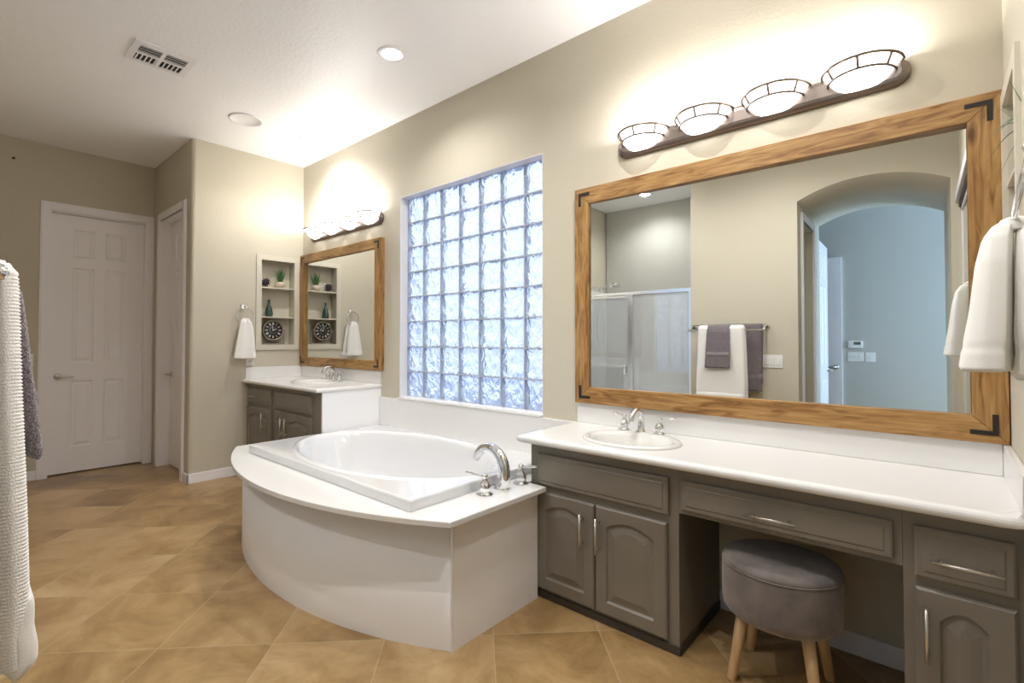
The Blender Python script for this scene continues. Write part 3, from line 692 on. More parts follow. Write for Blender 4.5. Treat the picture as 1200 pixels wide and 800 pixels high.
# ------------------------------------------------------------------ framed mirrors
def framed_mirror(label, x0, x1, z0, z1, fw, tilt, dep=.042):
    """origin at bottom centre on the wall, y=0 wall"""
    cx_ = (x0+x1)/2; t = thing('framed_mirror', label, 'mirror', (cx_, -.0005, z0)); W = (x1-x0)/2; H = z1-z0
    g = .0006
    def board(pts, m):
        q = MB(); cxx = sum(p[0] for p in pts)/4; czz = sum(p[1] for p in pts)/4
        ins = lambda d: [(p[0]+(d if p[0] < cxx else -d)*0, p[1]) for p in pts]
        q.loft([[(a, 0, b) for a, b in pts], [(a, -dep+.003, b) for a, b in pts], [(a*(1-.002/ max(abs(a), .1)), -dep, b+(.002 if b < czz else -.002)) for a, b in pts]], True, True)
        return q.build('frame_board', m, t)
    board([(-W, 0), (W, 0), (W-fw, fw-g), (-W+fw, fw-g)], M_woodH)
    board([(-W+fw, H-fw+g), (W-fw, H-fw+g), (W, H), (-W, H)], M_woodH)
    board([(-W, g), (-W+fw-g, fw), (-W+fw-g, H-fw), (-W, H-g)], M_woodV)
    board([(W-fw+g, fw), (W, g), (W, H-g), (W-fw+g, H-fw)], M_woodV)
    # glass, slightly turned inside its frame
    gm = MB(); ym = -.0195; dx = W-fw+.008
    yy = lambda x, z: ym+math.tan(tilt[0])*(x+cx_+.7 if tilt[2] else x)+tilt[1]*((z+z0)-1.5 if tilt[2] else 0)
    c4_ = [(-dx, fw-.008), (dx, fw-.008), (dx, H-fw+.008), (-dx, H-fw+.008)]
    gm.loft([[(x, yy(x, z)+.003, z) for x, z in c4_], [(x, yy(x, z), z) for x, z in c4_]], True, True)
    gm.build('mirror_glass', M_mirror, t)
    # iron corner brackets
    L = .075*fw/.095; wd = .016*fw/.095; o = .028*fw/.095
    for sx_ in (-1, 1):
        for sz in (0, 1):
            X = lambda a: sx_*(W-o-a)
            Z = lambda b: (H-o-b) if sz else (o+b)
            q = MB()
            pts = [(X(0), Z(0)), (X(L), Z(0)), (X(L), Z(wd)), (X(wd), Z(wd)), (X(wd), Z(L)), (X(0), Z(L))]
            q.prism(pts, -dep-.003, -dep+.0005, 'y')
            q.build('corner_bracket', M_black, t)
    return t
framed_mirror('large wide mirror in a pine frame above the long counter', -1.585, XR-.003, .902, 2.123, .0925, (.0128, .0032, True))
framed_mirror('smaller squarish mirror in a pine frame above the far corner sink', -4.950, -3.525, 1.003, 2.122, .085, (0, 0, False))

# ------------------------------------------------------------------ vanity light bars
def light_bar(label, xc):
    t = thing('vanity_light_bar', label, 'light fixture', (xc, -.0005, 2.295), group='four-lamp light bars above the vanity mirrors')
    Wd, Hh = .625, .052
    N = 12
    st = lambda ex, y: [(Wd-Hh+(Hh+ex)*math.cos(a), y, (Hh+ex)*math.sin(a)) for a in [-PI/2+PI*k/N for k in range(N+1)]]+[(-Wd+Hh+(Hh+ex)*math.cos(a), y, (Hh+ex)*math.sin(a)) for a in [PI/2+PI*k/N for k in range(N+1)]]
    MB().loft([st(0, 0), st(0, -.012), st(-.004, -.018), st(-.016, -.026), st(-.028, -.029)], True, True, smooth=False).build('back_plate', M_bronze, t)
    for k in range(4):
        x = -.469+.3127*k; R = .128; zt = .045
        pr = [(.001, -.036), (.03, -.036), (.056, -.032), (.078, -.021), (.095, -.004), (.106, .012), (.118, .030), (.127, .045)]
        q = MB().lathe([(r, zt-.045+h) for r, h in pr], (x, -.014, 0), seg=24, a0=PI, a1=2*PI)
        sh_ = q.build('glass_shade', M_shade, t, recalc=True)
        arc_ = lambda r, z: [(x+r*math.cos(a), -.012+r*math.sin(a)*1.02, z) for a in [PI+PI*j/24 for j in range(25)]]
        cg = MB().tube(arc_(.135, zt+.004), .0056, 8).tube(arc_(.1135, zt-.036), .0052, 8)
        for a in (PI, PI*1.22, PI*1.5, PI*1.78, 2*PI):
            f = lambda r: (x+r*math.cos(a), -.012+r*math.sin(a)*1.02)
            cg.tube([(*f(.134), zt+.004), (*f(.1125), zt-.036)], .0052, 8)
        cg.build('metal_band', M_bronze, t)
        l = bpy.data.lights.new('bulb', 'POINT'); l.energy = BULB_W; l.color = (1, .98, .95); l.shadow_soft_size = .035
        lo_ = bpy.data.objects.new('bulb', l); COL.objects.link(lo_); lo_.parent = t; lo_.location = (x, -.075, .055)
    return t
light_bar('four-lamp bar of glowing half-bowl shades above the large mirror', -.695)
light_bar('four-lamp bar of glowing half-bowl shades above the smaller mirror in the corner', -4.165)

# ------------------------------------------------------------------ recessed ceiling lights etc.
def downlight(label, x, y, r=.082):
    t = thing('recessed_ceiling_light', label, 'ceiling light', (x, y, ZC), group='round recessed ceiling lights')
    MB().lathe([(r*1.08, 0), (r*1.08, -.004), (r*1.02, -.008), (r*.74, -.006), (r*.70, .0)], seg=40).build('trim_ring', M_trim, t)
    MB().lathe([(0, -.0035), (r*.70, -.0035), (r*.72, -.001)], seg=40).build('lamp_lens', M_can, t)
    l = bpy.data.lights.new('lamp', 'SPOT'); l.energy = CAN_W; l.spot_size = math.radians(150); l.spot_blend = .8; l.color = (1, .985, .96); l.shadow_soft_size = .012
    o = bpy.data.objects.new('lamp', l); COL.objects.link(o); o.parent = t; o.location = (0, 0, -.016)
    return t
downlight('recessed ceiling light above the tub, the nearer of the two over the tub side', -2.569, -.611)
downlight('smaller looking recessed ceiling light above the far corner vanity', -4.222, -.314)
downlight('recessed ceiling light over the shower, seen in the large mirror', -2.608, -3.22)
downlight('added unseen fill downlight directly over the long vanity counter', -.95, -.75)  # this downlight and those below are unseen, added as fill for the room
downlight('added unseen fill downlight above the open floor near the towel wall', -2.2, -1.9)
downlight('added unseen fill downlight above the floor between stool and towel bar', -1.05, -1.7)
downlight('added unseen fill downlight nearest the arched passage', -.35, -1.45)
tag(MB().lathe([(.128, 0), (.128, -.004), (.118, -.009), (.108, -.009), (.106, -.005), (0, -.0055)], seg=48).build('ceiling_speaker', M_trim, loc=(-4.234, -.842, ZC)), 'round white in-ceiling speaker grille near the corner', 'speaker')
vt = thing('ceiling_vent', 'white louvred ceiling air vent on the left of the ceiling', 'vent', (-3.715, -1.545, ZC), 0)
m_ = MB().slab_holes(-.145, .145, -.16, .16, [(-.115, -.02, -.125, -.01), (-.115, -.02, .01, .125), (.0, .095, -.125, -.01), (.0, .095, .01, .125)], -.010, 0, 'z')
m_.build('vent_frame', M_trim, vt)
MB().box(-.12, .1, -.13, .13, -.0015, 0).build('vent_duct', M_dark, vt)
for i in range(3):
    for (a, b) in ((-.125, -.012), (.012, .125)):
        x = .014+.0285*i
        MB().prism([(x+.006, -.010), (x+.011, -.010), (x+.003, -.002), (x-.002, -.002)], a, b, 'y').build('slat', M_trim, vt)
for j in range(10):
    y = -.119+.024*j
    if abs(y) < .012: continue
    MB().prism([(y, -.011), (y+.006, -.011), (y+.012, -.002), (y+.006, -.002)], -.113, -.022, 'x').build('slat', M_trim, vt)

# ------------------------------------------------------------------ wall niches
def niche(label, X, sgn):
    """local frame: x along wall (+x to the viewer's right facing the wall), -y into the room"""
    yc_ = (NY0+NY1)/2; t = thing('wall_niche', label, 'niche shelf', (X, yc_, NZ0-.05), PI/2 if sgn > 0 else -PI/2)
    hw_ = (NY1-NY0)/2; H = NZ1-NZ0; o = .05
    m = MB().slab_holes(-hw_-o, hw_+o, 0, H+2*o, [(-hw_, hw_, o, o+H)], -.012, 0, 'y')
    m.build('niche_frame', M_nframe, t)
    for z in (1.485, 1.775):
        MB().box(-hw_+.001, hw_-.001, -.004, .105, z-.008-(NZ0-.05), z+.004-(NZ0-.05), .001).build('shelf', M_nframe, t)
    MB().box(-hw_+.001, hw_-.001, .108, .118, o, o+H).build('back_panel', M_wall, t)
    return t
M_nframe = mat('cream_niche_frame', (.60, .56, .47), .5)
niche('cream framed wall niche with two shelves beside the corner mirror', XL, 1)
niche('cream framed wall niche with shelves on the right wall by the large mirror', XR, -1)
def blade(m, base, tip, w_, bend, seg=6):
    b = Vector(base); t = Vector(tip); d = t-b; sd = d.cross(Vector((random.uniform(-1, 1), random.uniform(-1, 1), .3))).normalized(); L1, L2_ = [], []
    for k in range(seg+1):
        s_ = k/seg; p = b+d*s_+Vector((0, 0, bend*math.sin(PI*s_))); ww = w_*(1-s_**1.6)+.0003
        L1.append(tuple(p+sd*ww)); L2_.append(tuple(p-sd*ww))
    up = sd.cross(d).normalized()*w_*.35
    mid = [tuple((Vector(a)+Vector(c_))/2+up*(1-k/seg)) for k, (a, c_) in enumerate(zip(L1, L2_))]
    m.loft([L1, mid, L2_, L1], smooth=False, closed=False)
def grass_plant(label, x, y, z, k=1.0, nb=26, r=.028, h=.145, spread=.055, droop=(), matl=None, pot_r=.042):
    t = thing('potted_grass', label, 'plant', (x, y, z))
    MB().lathe([(0, 0), (pot_r*.62, 0), (pot_r*.9, .012*k), (pot_r, .03*k), (pot_r*.94, .048*k), (pot_r*.74, .062*k), (pot_r*.68, .062*k), (pot_r*.6, .052*k), (0, .052*k)], seg=28).build('pot', M_pot, t)
    m = MB()
    for i in range(nb):
        a = random.uniform(0, 2*PI); q = random.random()
        blade(m, (r*.4*math.cos(a), r*.4*math.sin(a), .05*k), (spread*q*math.cos(a), spread*q*math.sin(a), (.06+h*random.uniform(.65, 1))*k), .0042, .0)
    for tip in droop:
        blade(m, (0, 0, .055*k), tip, .0022, .05, 12)
    m.build('leaves', matl or M_green, t); return t
XN = XL-.052
random.seed(11)
grass_plant('small green grass plant in a cream pot on top niche shelf', XN, -.208, 1.7795, 1.0, nb=40, h=.155, spread=.07, pot_r=.049, droop=[(.02, -.12, .075), (.01, -.09, .095)])
def spiky(label, x, y, z, r):
    m = MB(); bm = bmesh.new(); bmesh.ops.create_icosphere(bm, subdivisions=2, radius=r*.62); vs = [v.co.copy() for v in bm.verts]; m.bm(bm, True)
    for v in vs:
        n_ = v.normalized(); a = n_.orthogonal().normalized(); b = n_.cross(a); base = n_*r*.52; w_ = r*.15
        m.loft([[tuple(base+(a*math.cos(q)+b*math.sin(q))*w_) for q in (0, PI/2, PI, 3*PI/2)], [tuple(n_*r+(a*math.cos(q)+b*math.sin(q))*r*.012) for q in (0, PI/2, PI, 3*PI/2)]], cap1=True)
    return tag(m.build('spiky_ball_ornament', M_spiky, loc=(x, y, z+r*.98)), label, 'ornament')
spiky('dark spiky ball ornament left of the grass plant on top shelf', XN, -.352, 1.7795, .052)
bt = thing('bottle_vase', 'dark green glass bottle on the middle niche shelf', 'vase', (XN, -.318, 1.4895))
MB().lathe([(0, 0), (.030, 0), (.036, .006), (.037, .03), (.032, .07), (.018, .108), (.0115, .13), (.011, .160), (.0135, .162), (.0135, .170), (.009, .170), (.009, .13)], seg=28).build('bottle_body', M_bottle, bt)
# clock on a stand
ck = thing('stand_clock', 'round black-faced clock with Roman numerals on a metal stand, lowest shelf', 'clock', (XN, -.282, NZ0+.001), PI/2)
R = .100; zc2 = .142
MB().lathe([(R*.90, -.018), (R*.93, -.024), (R, -.022), (R*1.02, -.010), (R*1.02, .016), (R*.9, .022), (0, .022)], (0, 0, zc2), 'y', 48).build('clock_case', M_clockrim, ck)
fc = MB().lathe([(0, -.0155), (R*.905, -.0155), (R*.905, -.008)], (0, 0, zc2), 'y', 48).build('clock_face', M_clockface, ck)
m_ = MB()
NUM = ['XII', 'I', 'II', 'III', 'IIII', 'V', 'VI', 'VII', 'VIII', 'IX', 'X', 'XI']
def stroke(m, p, q, w_, y0, y1):
    p = Vector(p); q = Vector(q); d = (q-p).normalized(); s_ = Vector((-d.y, d.x))*w_/2
    m.prism([tuple(p+s_), tuple(q+s_), tuple(q-s_), tuple(p-s_)], y0, y1, 'y')
for i, num in enumerate(NUM):
    a = -2*PI*i/12; rad = R*.66; W_ = {'I': .35, 'V': .8, 'X': .8}; tot = sum(W_[c_] for c_ in num); u0 = -tot/2
    sc = .0105; hh2 = .0125
    def T(u, v): return (math.cos(a)*u*sc-math.sin(a)*(rad+v*hh2), zc2+math.sin(a)*u*sc+math.cos(a)*(rad+v*hh2))
    for c_ in num:
        w2 = W_[c_]; c0 = u0+w2/2
        if c_ == 'I': stroke(m_, T(c0, -1), T(c0, 1), .0026, -.0165, -.0155)
        if c_ == 'V': stroke(m_, T(c0-.3, 1), T(c0, -1), .0030, -.0165, -.0155); stroke(m_, T(c0+.3, 1), T(c0, -1), .0016, -.0165, -.0155)
        if c_ == 'X': stroke(m_, T(c0-.32, 1), T(c0+.32, -1), .0030, -.0165, -.0155); stroke(m_, T(c0+.32, 1), T(c0-.32, -1), .0016, -.0165, -.0155)
        u0 += w2
m_.build('numerals', M_clocknum, fc)
m_ = MB(); stroke(m_, (0, zc2), (.030, zc2+.014), .005, -.018, -.017); stroke(m_, (0, zc2), (-.012, zc2+.052), .0035, -.019, -.018); m_.lathe([(0, -.02), (.006, -.019), (.006, -.016)], (0, 0, zc2), 'y', 16)
m_.lathe([(.032, -.0165), (.033, -.0158)], (0, 0, zc2), 'y', 32)
m_.build('clock_hands', M_clocknum, fc)
m_ = MB()
for s_ in (-1, 1):
    m_.tube([(s_*.112, 0, .0), (s_*.117, 0, .10), (s_*.117, 0, zc2)], .004, 8).tube([(s_*R*.98, 0, zc2), (s_*.120, 0, zc2)], .005, 8).lathe([(0, -.009), (.009, -.006), (.009, .006), (0, .009)], (s_*.117, 0, zc2), 'x', 14)
m_.box(-.125, .125, -.035, .035, 0, .008, .002)
m_.build('clock_stand', M_clockrim, ck)
# right niche: trailing plant, small ornament
random.seed(5)
rp = grass_plant('trailing green air plant on the top shelf of right wall niche', XR+.045, -.42, 1.7795, 1.1, nb=34, r=.03, h=.13, spread=.13,
                 droop=[(-.10, .06, .085), (-.11, .10, .02), (-.09, .12, .10), (-.13, .03, .05), (-.10, -.03, .07), (-.08, .14, -.02)], matl=M_green2, pot_r=.04)
tag(MB().lathe([(0, 0), (.024, 0), (.034, .02), (.036, .045), (.022, .08), (.012, .095), (.014, .11), (.008, .11), (.008, .09)], seg=24).build('small_vase', M_pot, loc=(XR+.05, -.26, 1.4895)), 'small cream vase on middle shelf of the right wall niche', 'vase')

# ------------------------------------------------------------------ towel rings and hand towels
def towel_ring(label, X, y, z, sgn, R=.072, post=.052, tilt=0):
    """local: -y out of the wall"""
    t = thing('towel_ring', label, 'towel ring', (X, y, z), PI/2 if sgn > 0 else -PI/2)
    MB().lathe([(0, -.012), (.018, -.012), (.024, -.006), (.026, 0)], (0, 0, 0), 'y', 24).tube([(0, -.01, 0), (0, -post, 0)], [.010, .008], 12).lathe([(0, -.014), (.010, -.010), (.0135, 0), (.010, .010), (0, .014)], (0, -post, 0), 'y', 16).build('wall_mount', M_chrome, t)
    pts = [(R*math.sin(a), -post-math.sin(tilt)*R*(1-math.cos(a)), (-R+R*math.cos(a))*math.cos(tilt)-.004) for a in [2*PI*k/40 for k in range(41)]]
    MB().tube(pts, .0045, 8, caps=False).build('ring', M_chrome, t)
    return t
def hand_towel(label, loc, rz, tops, group=None, seed=1, thick=.018, m=None, hem=.05):
    """tops: list of drops: (z, half width, centre x, centre y, half depth)"""
    t = thing('hand_towel', label, 'towel', loc, rz)
    for li, lv in enumerate(tops):
        N = 48; loops = []; random.seed(seed+li); ph = random.random()*6
        fine = []
        for a, b in zip(lv[:-1], lv[1:]):
            for k in range(6):
                s_ = k/6; fine.append(tuple(a[i]+(b[i]-a[i])*s_ for i in range(5)))
        fine.append(lv[-1])
        z0_, z1_ = fine[0][0], fine[-1][0]
        for (z, hw2, cx2, cy2, hd) in fine:
            q = (z0_-z)/(z0_-z1_); l = []
            edge = 1+(.10 if z < z1_+.004 else 0)
            for k in range(N):
                a = 2*PI*k/N; ca, sa_ = math.cos(a), math.sin(a)
                x = hw2*math.copysign(abs(ca)**.6, ca); y = hd*math.copysign(abs(sa_)**.5, sa_)
                fold = math.sin(x/hw2*5+ph)*.30*hd*(.3+q)+math.sin(x/hw2*11+ph*2)*.10*hd
                band = -.0025 if (z1_+hem < z < z1_+hem+.012 or z1_+hem+.02 < z < z1_+hem+.028) else 0
                l.append((cx2+x*(1+band*8), cy2+y+fold+band*math.copysign(1, sa_), z))
            loops.append(l)
        MB().loft(loops, True, True, smooth=True).build('towel_fold' if li else 'front_fold', m or M_wtowel, t, sub=1)
    return t
RZL = 1.572
towel_ring('chrome towel ring on the left wall beside the niche', XL, -.583, RZL, 1)
hand_towel('white hand towel hanging from the ring on the left wall', (XL, -.583, RZL), PI/2,
           [[(-.120, .035, .0, -.078, .010), (-.145, .048, .0, -.080, .016), (-.20, .062, .005, -.080, .018), (-.35, .082, .0, -.082, .020), (-.44, .094, -.004, -.084, .022), (-.485, .098, -.004, -.084, .022)],
            [(-.120, .030, .015, -.036, .009), (-.16, .045, .02, -.033, .014), (-.25, .060, .02, -.031, .015), (-.40, .078, .024, -.030, .016), (-.49, .086, .026, -.030, .016)],
            [(-.108, .020, .004, -.064, .013), (-.115, .034, .004, -.060, .026), (-.135, .040, .006, -.056, .034), (-.155, .042, .006, -.056, .036)]], seed=3)
YR = -.80; RZR = 1.70
towel_ring('chrome towel ring on the right wall beside the large mirror', XR, YR, RZR, -1, R=.085, post=.018, tilt=math.radians(10))
hand_towel('white hand towel hanging from the ring on right wall in front of mirror', (XR, YR, RZR), -PI/2,
           [[(-.166, .022, .0, -.056, .010), (-.180, .036, .0, -.066, .018), (-.205, .050, .0, -.074, .024), (-.26, .068, .0, -.080, .028), (-.38, .088, .0, -.086, .032), (-.46, .100, .0, -.092, .036), (-.515, .106, .0, -.095, .038)],
            [(-.166, .022, .0, -.028, .010), (-.20, .050, .0, -.026, .016), (-.28, .075, .0, -.026, .019), (-.42, .095, .0, -.026, .021), (-.535, .104, .0, -.026, .021)],
            [(-.158, .016, .0, -.046, .010), (-.164, .030, .0, -.046, .020), (-.178, .034, .0, -.044, .026), (-.19, .034, .0, -.042, .028)]], seed=8)

# ------------------------------------------------------------------ towel bar on the front wall
tb = thing('double_towel_bar', 'chrome double towel bar with ball ends on the front wall', 'towel bar', (-1.44, YF, 1.37), PI)
# local: x -> -X world, -y -> +Y world
FB, BB = -.135, -.045
m_ = MB()
MB().tube([(-.32, FB, -.005), (.345, FB, -.005)], .006, 10).build('front_bar', M_chrome, tb)
MB().tube([(-.32, BB, .045), (.32, BB, .045)], .006, 10).build('back_bar', M_chrome, tb)
for s_ in (-1, 1):
    MB().lathe([(.028, 0), (.027, -.006), (.016, -.014)], (s_*.325, 0, .02), 'y', 24).tube([(s_*.325, -.01, .02), (s_*.325, BB, .043), (s_*.325, FB, -.003)], [.009, .009, .0085], 12)\
        .lathe([(0, -.016), (.011, -.012), (.0155, 0), (.011, .012), (0, .016)], (s_*.325, FB, -.004), 'y', 18).build('bar_post', M_chrome, tb)
def drape(mb, x0, x1, path, nx, flare=0, wav=.004, seed=0, thick=.008, rib=None, fuzz=0):
    """sheet following path [(y,z)] extruded over x, closed solid"""
    # resample the path
    ps = [Vector((a, 0, b)) for a, b in path]; L_ = [0]
    for a, b in zip(ps[:-1], ps[1:]): L_.append(L_[-1]+(b-a).length)
    step = .0015 if rib else (.003 if fuzz else .008); n_ = int(L_[-1]/step); mid = []
    def at(s_):
        for i in range(len(L_)-1):
            if s_ <= L_[i+1]: return ps[i].lerp(ps[i+1], (s_-L_[i])/max(1e-9, L_[i+1]-L_[i]))
        return ps[-1]
    pts = [at(L_[-1]*k/n_) for k in range(n_+1)]
    # smooth
    for _ in range(6):
        pts = [pts[0]]+[(pts[i-1]+pts[i]*2+pts[i+1])/4 for i in range(1, len(pts)-1)]+[pts[-1]]
    top, bot = [], []
    for i, p_ in enumerate(pts):
        t_ = (pts[min(i+1, len(pts)-1)]-pts[max(i-1, 0)]).normalized(); nrm = Vector((t_.z, 0, -t_.x)); s_ = L_[-1]*i/n_
        q = min(1, (max(p[1] for p in path)-p_.z)/.5); r1, r2 = [], []
        th = thick/2
        if rib: th += .0012*(1 if math.sin(2*PI*s_/rib) > 0 else -1)*abs(math.sin(2*PI*s_/rib))**.5
        ends = min(1, min(i, n_-i)/3+.25)
        for j in range(nx+1):
            u = j/nx; x = x0+(x1-x0)*u; xx = x+(u-.5)*flare*q
            off = wav*q*math.sin(u*9+seed+p_.z*3)+wav*.5*q*math.sin(u*21+seed*2)
            fz = fuzz*.7*noise.noise(Vector((x*230, p_.z*230, p_.x*100+seed)))+fuzz*.8*noise.noise(Vector((x*480, p_.z*480, seed)))
            de_ = min(j, nx-j)*abs(x1-x0)/nx; ed = math.sqrt(max(.02, 1-(1-min(1, de_/(thick*.5)))**2))
            a = p_+nrm*(th*ends*ed+off+fz); b = p_-nrm*(th*ends*ed-off+fz)
            r1.append((xx+fz*.7, a.x, a.z+fz*.5)); r2.append((xx+fz*.7, b.x, b.z))
        top.append(r1); bot.append(r2)
    loops = [t_+b_[::-1] for t_, b_ in zip(top, bot)]
    mb.loft(loops, True, True, smooth=True); return mb
# local y is negative outwards; local x mirrored (X = -1.44 - x)
zf = -.005
wt = thing('bath_towel', 'white ribbed bath towel hanging over the front towel bar', 'towel', (-1.44, YF, 1.37), PI)
drape(MB(), -.172, .238, [(-.104, -.62), (-.105, -.3), (-.110, zf-.02), (-.118, zf+.016), (-.136, zf+.024), (-.150, zf+.014), (-.152, zf-.02), (-.157, -.20), (-.166, -.42), (-.172, -.58), (-.171, -.65), (-.176, -.705)], 90, flare=.03, wav=.002, seed=1, thick=.044, rib=.0065).build('towel_sheet', M_rib, wt)
drape(MB(), -.183, .249, [(-.172, -.570), (-.177, -.610), (-.174, -.640), (-.182, -.67), (-.182, -.705), (-.176, -.722)], 60, flare=.03, wav=.003, seed=1, thick=.052).build('towel_hem', M_wtowel, wt)
gt = thing('hand_towel', 'small charcoal hand towel folded over the white bath towel on the bar', 'towel', (-1.44, YF, 1.37), PI)
pth = [(-.071, -.30), (-.072, -.1), (-.080, zf-.01), (-.102, zf+.028), (-.136, zf+.046), (-.160, zf+.026), (-.176, zf-.02), (-.188, -.14), (-.198, -.24), (-.208, -.33), (-.210, -.352)]
drape(MB(), -.055, .150, pth, 110, flare=.03, wav=.002, seed=4, thick=.020, fuzz=.0035).build('towel_sheet', M_gtowel, gt)
drape(MB(), -.0575, .1525, [(-.194, -.20), (-.199, -.235), (-.203, -.258)], 60, flare=.022, wav=.002, seed=4, thick=.027).build('woven_band', M_gband, gt)
bt2 = thing('bath_towel', 'dark grey bath towel hanging over the rear towel bar', 'towel', (-1.44, YF, 1.37), PI)
zb = .045
drape(MB(), -.300, .055, [(-.022, -.50), (-.025, -.2), (-.033, zb), (-.038, zb+.010), (-.045, zb+.013), (-.052, zb+.010), (-.056, zb), (-.056, -.25), (-.056, -.56)], 24, flare=-.02, wav=.003, seed=6, thick=.009).build('towel_sheet', M_gtowel2 if 'M_gtowel2' in globals() else M_gtowel, bt2)
drape(MB(), -.302, .057, [(-.056, -.40), (-.056, -.455)], 16, flare=-.02, wav=.003, seed=6, thick=.013).build('woven_band', M_gband, bt2)

# ------------------------------------------------------------------ shower enclosure
se = thing('shower_enclosure', 'framed clear glass shower enclosure seen in the large mirror', 'shower enclosure', (-2.6, YF-.05, .10))
def fr(x0, x1, z0, z1, y0=-.0175, y1=.0175): return MB().box(x0-(-2.6), x1-(-2.6), y0, y1, z0-.10, z1-.10, .003)
M_alu = mat('bright_aluminium', (.80, .83, .87), .22, metal=1)
fr(SX0+.012, SX1-.012, 1.765, 1.80).build('header_rail', M_alu, se)
fr(SX0+.012, SX1-.012, .10, .125).build('bottom_rail', M_alu, se)
for (a, b) in ((SX0+.012, SX0+.036), (-2.475, -2.440), (SX1-.036, SX1-.012)): fr(a, b, .125, 1.765).build('upright', M_alu, se)
gp = MB().box(-2.438+2.6, SX1-.036+2.6, -.003, .003, .025, 1.665).build('fixed_glass', M_pane, se)
dr = MB().slab_holes(-3.36+2.6, -2.478+2.6, .03, 1.66, [(-3.336+2.6, -2.502+2.6, .054, 1.636)], -.010, .010, 'y').build('door_frame', M_alu, se)
MB().box(-3.336+2.6, -2.502+2.6, -.003, .003, .054, 1.636).build('door_glass', M_pane, dr)
MB().box(-2.545+2.6, -2.520+2.6, .010, .030, .80, .90, .003).build('door_handle', M_chrome, dr)
shs = thing('hand_shower', 'chrome hand shower with hose on the shower side wall, seen in mirror', 'shower head', (SX0+.012, -3.25, 1.95))
MB().lathe([(.03, 0), (.028, .008), (.012, .014)], (0, 0, 0), 'x', 20).tube([(.01, 0, 0), (.06, 0, .012), (.13, 0, .0), (.16, 0, -.03)], .011, 12).build('shower_arm', M_chrome, shs)
m_ = MB().tube([(.16, 0, -.03), (.20, 0, .0), (.26, 0, .02), (.33, 0, .035)], [.015, .015, .016, .024], 12)
c_ = Vector((.37, 0, .02)); 
m_.lathe([(0, .042), (.035, .038), (.065, .016), (.07, -.012), (.062, -.022), (0, -.024)], tuple(c_), seg=24)
m_.build('spray_head', M_chrome, shs)
hp = [(.165, 0, -.05), (.15, .01, -.25), (.13, .02, -.50), (.145, .03, -.68), (.19, .03, -.74), (.225, .02, -.66), (.215, .01, -.45), (.19, 0, -.25), (.185, 0, -.04)]
m_ = MB(); fine = []
for i in range(len(hp)-1):
    p0 = Vector(hp[max(i-1, 0)]); p1 = Vector(hp[i]); p2 = Vector(hp[i+1]); p3 = Vector(hp[min(i+2, len(hp)-1)])
    for k in range(6):
        t_ = k/6; fine.append(.5*((2*p1)+(-p0+p2)*t_+(2*p0-5*p1+4*p2-p3)*t_*t_+(-p0+3*p1-3*p2+p3)*t_**3))
fine.append(Vector(hp[-1]))
m_.tube(fine, .007, 8).build('hose', M_chrome, shs)
sv = thing('shower_valve', 'chrome shower valve handle on the shower side wall, seen in mirror', 'shower valve', (SX0+.012, -3.25, 1.17))
MB().lathe([(.075, 0), (.072, .008), (.03, .014), (.028, .05), (0, .052)], (0, 0, 0), 'x', 28).build('escutcheon', M_chrome, sv)
MB().tube([(.045, 0, 0), (.06, .03, -.02), (.065, .08, -.03)], [.012, .009, .007], 10).build('valve_lever', M_chrome, sv)

# ------------------------------------------------------------------ stool
STX, STY = -.462, -.362
st_ = thing('stool', 'round grey velvet stool with splayed wooden legs under the makeup desk', 'stool', (STX, STY, 0))
RS = .200
seat = MB().lathe([(0, .240), (RS*.80, .240), (RS*.92, .246), (RS*.985, .262), (RS, .285), (RS, .40), (RS*.995, .418), (RS*.985, .424)], seg=64)
seat.v = [(x, y*.93, z) for x, y, z in seat.v]; seat.build('seat_body', M_velvet, st_)
cu = MB().lathe([(RS*.985, .424), (RS*.992, .428), (RS*.985, .435), (RS*.95, .445), (RS*.85, .452), (RS*.6, .457), (RS*.3, .459), (0, .459)], seg=64); cu.v = [(x, y*.93, z) for x, y, z in cu.v]; cu.build('seat_cushion', M_velvet, st_)
pp = [(RS*.992*math.cos(2*PI*k/64), RS*.992*.93*math.sin(2*PI*k/64), .424) for k in range(65)]
MB().tube(pp, .003, 6, caps=False).build('seam_piping', M_velvet, st_)
for (a, b) in ((-.135, -.125), (.135, -.125), (-.135, .125), (.135, .125)):
    b *= .93
    MB().tube([(a*.78, b*.78, .242), (a*.9, b*.9, .12), (a*1.02, b*1.02, .004), (a*1.02, b*1.02, 0)], [.0215, .019, .0165, .0155], 20).build('leg', M_leg, st_)

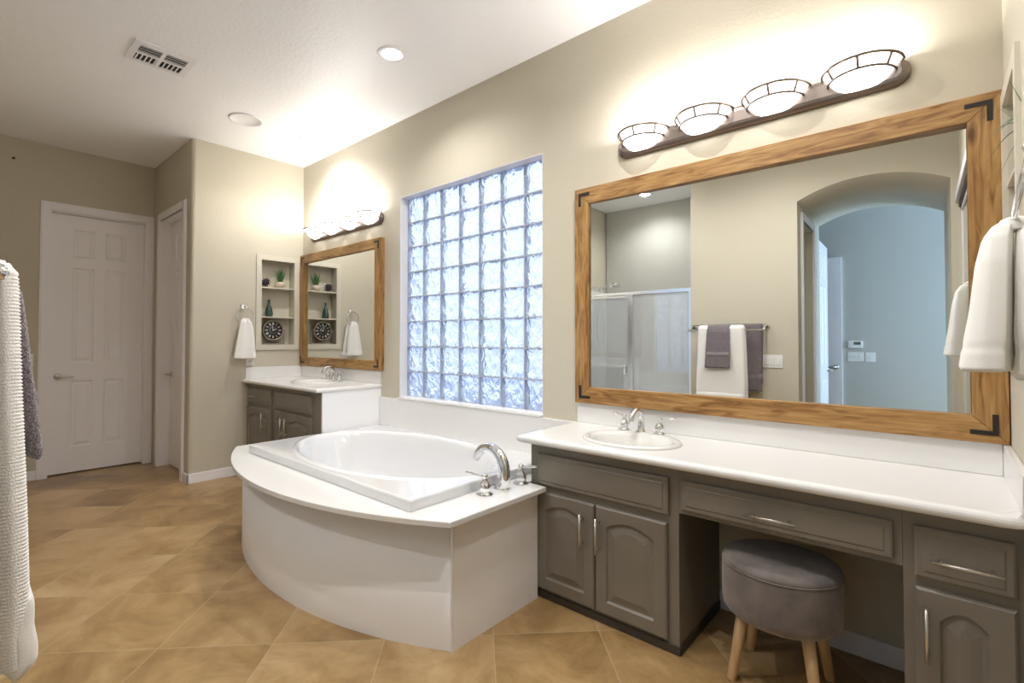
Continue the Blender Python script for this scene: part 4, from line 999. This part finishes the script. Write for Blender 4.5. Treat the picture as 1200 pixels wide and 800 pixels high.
# ------------------------------------------------------------------ switches, outlets, thermostat
def plate(name, label, cat, loc, rz, w_, h_, kind, n_=1, mt=None):
    t = thing(name, label, cat, loc, rz)
    MB().box(-w_/2, w_/2, -.006, 0, -h_/2, h_/2, .002).build('cover_plate', mt or M_plastic, t)
    for k in range(n_):
        x = (k-(n_-1)/2)*.046
        if kind == 'rocker': MB().box(x-.016, x+.016, -.010, -.005, -.032, .032, .0015).build('rocker', M_plastic, t)
        elif kind == 'toggle': MB().box(x-.005, x+.005, -.018, -.005, -.004, .014, .001).build('toggle', M_plastic, t)
        else:
            MB().box(x-.016, x+.016, -.008, -.005, -.034, .034, .0015).build('receptacle', M_plastic, t)
            MB().box(x-.007, x-.005, -.0085, -.0075, .010, .020).box(x+.005, x+.007, -.0085, -.0075, .010, .020).box(x-.007, x-.005, -.0085, -.0075, -.02, -.010).box(x+.005, x+.007, -.0085, -.0075, -.02, -.010).build('slots', M_dark, t)
    return t
plate('light_switch', 'white light switch plate beside the far door', 'light switch', (XD, -1.937, 1.077), PI/2, .072, .115, 'rocker')
plate('power_outlet', 'white outlet below the hanging hand towel on left wall', 'outlet', (XL, -.512, 1.073), PI/2, .072, .115, 'outlet')
plate('light_switch', 'white three-gang rocker switch beside the towel bar, seen in mirror', 'light switch', (-1.072, YF, 1.083), PI, .165, .115, 'rocker', 3)
plate('light_switch', 'white three-gang toggle switch under the thermostat on bedroom wall', 'light switch', (-.660, BY, 1.085), PI, .165, .115, 'toggle', 3)
plate('light_switch', 'white single switch right of the three-gang plate on bedroom wall', 'light switch', (-.515, BY, 1.083), PI, .10, .115, 'toggle', 1)
th = thing('thermostat', 'white thermostat with small screen on the bedroom wall', 'thermostat', (-.665, BY, 1.235), PI)
MB().box(-.075, .075, -.025, 0, -.045, .045, .006).build('thermostat_body', M_plastic, th)
MB().box(-.055, .015, -.0262, -.0245, -.002, .032).build('screen', M_lcd, th)
for k in range(3): MB().box(.028, .060, -.028, -.0245, -.030+.022*k, -.016+.022*k, .001).build('button', M_plastic, th)
tag(MB().lathe([(0, .004), (.009, .003), (.011, 0)], (0, 0, 0), 'x', 14).build('wall_anchor', M_dark, loc=(XD, -2.05, 2.867)), 'tiny dark wall anchor high on the wall left of the far door', 'wall anchor')
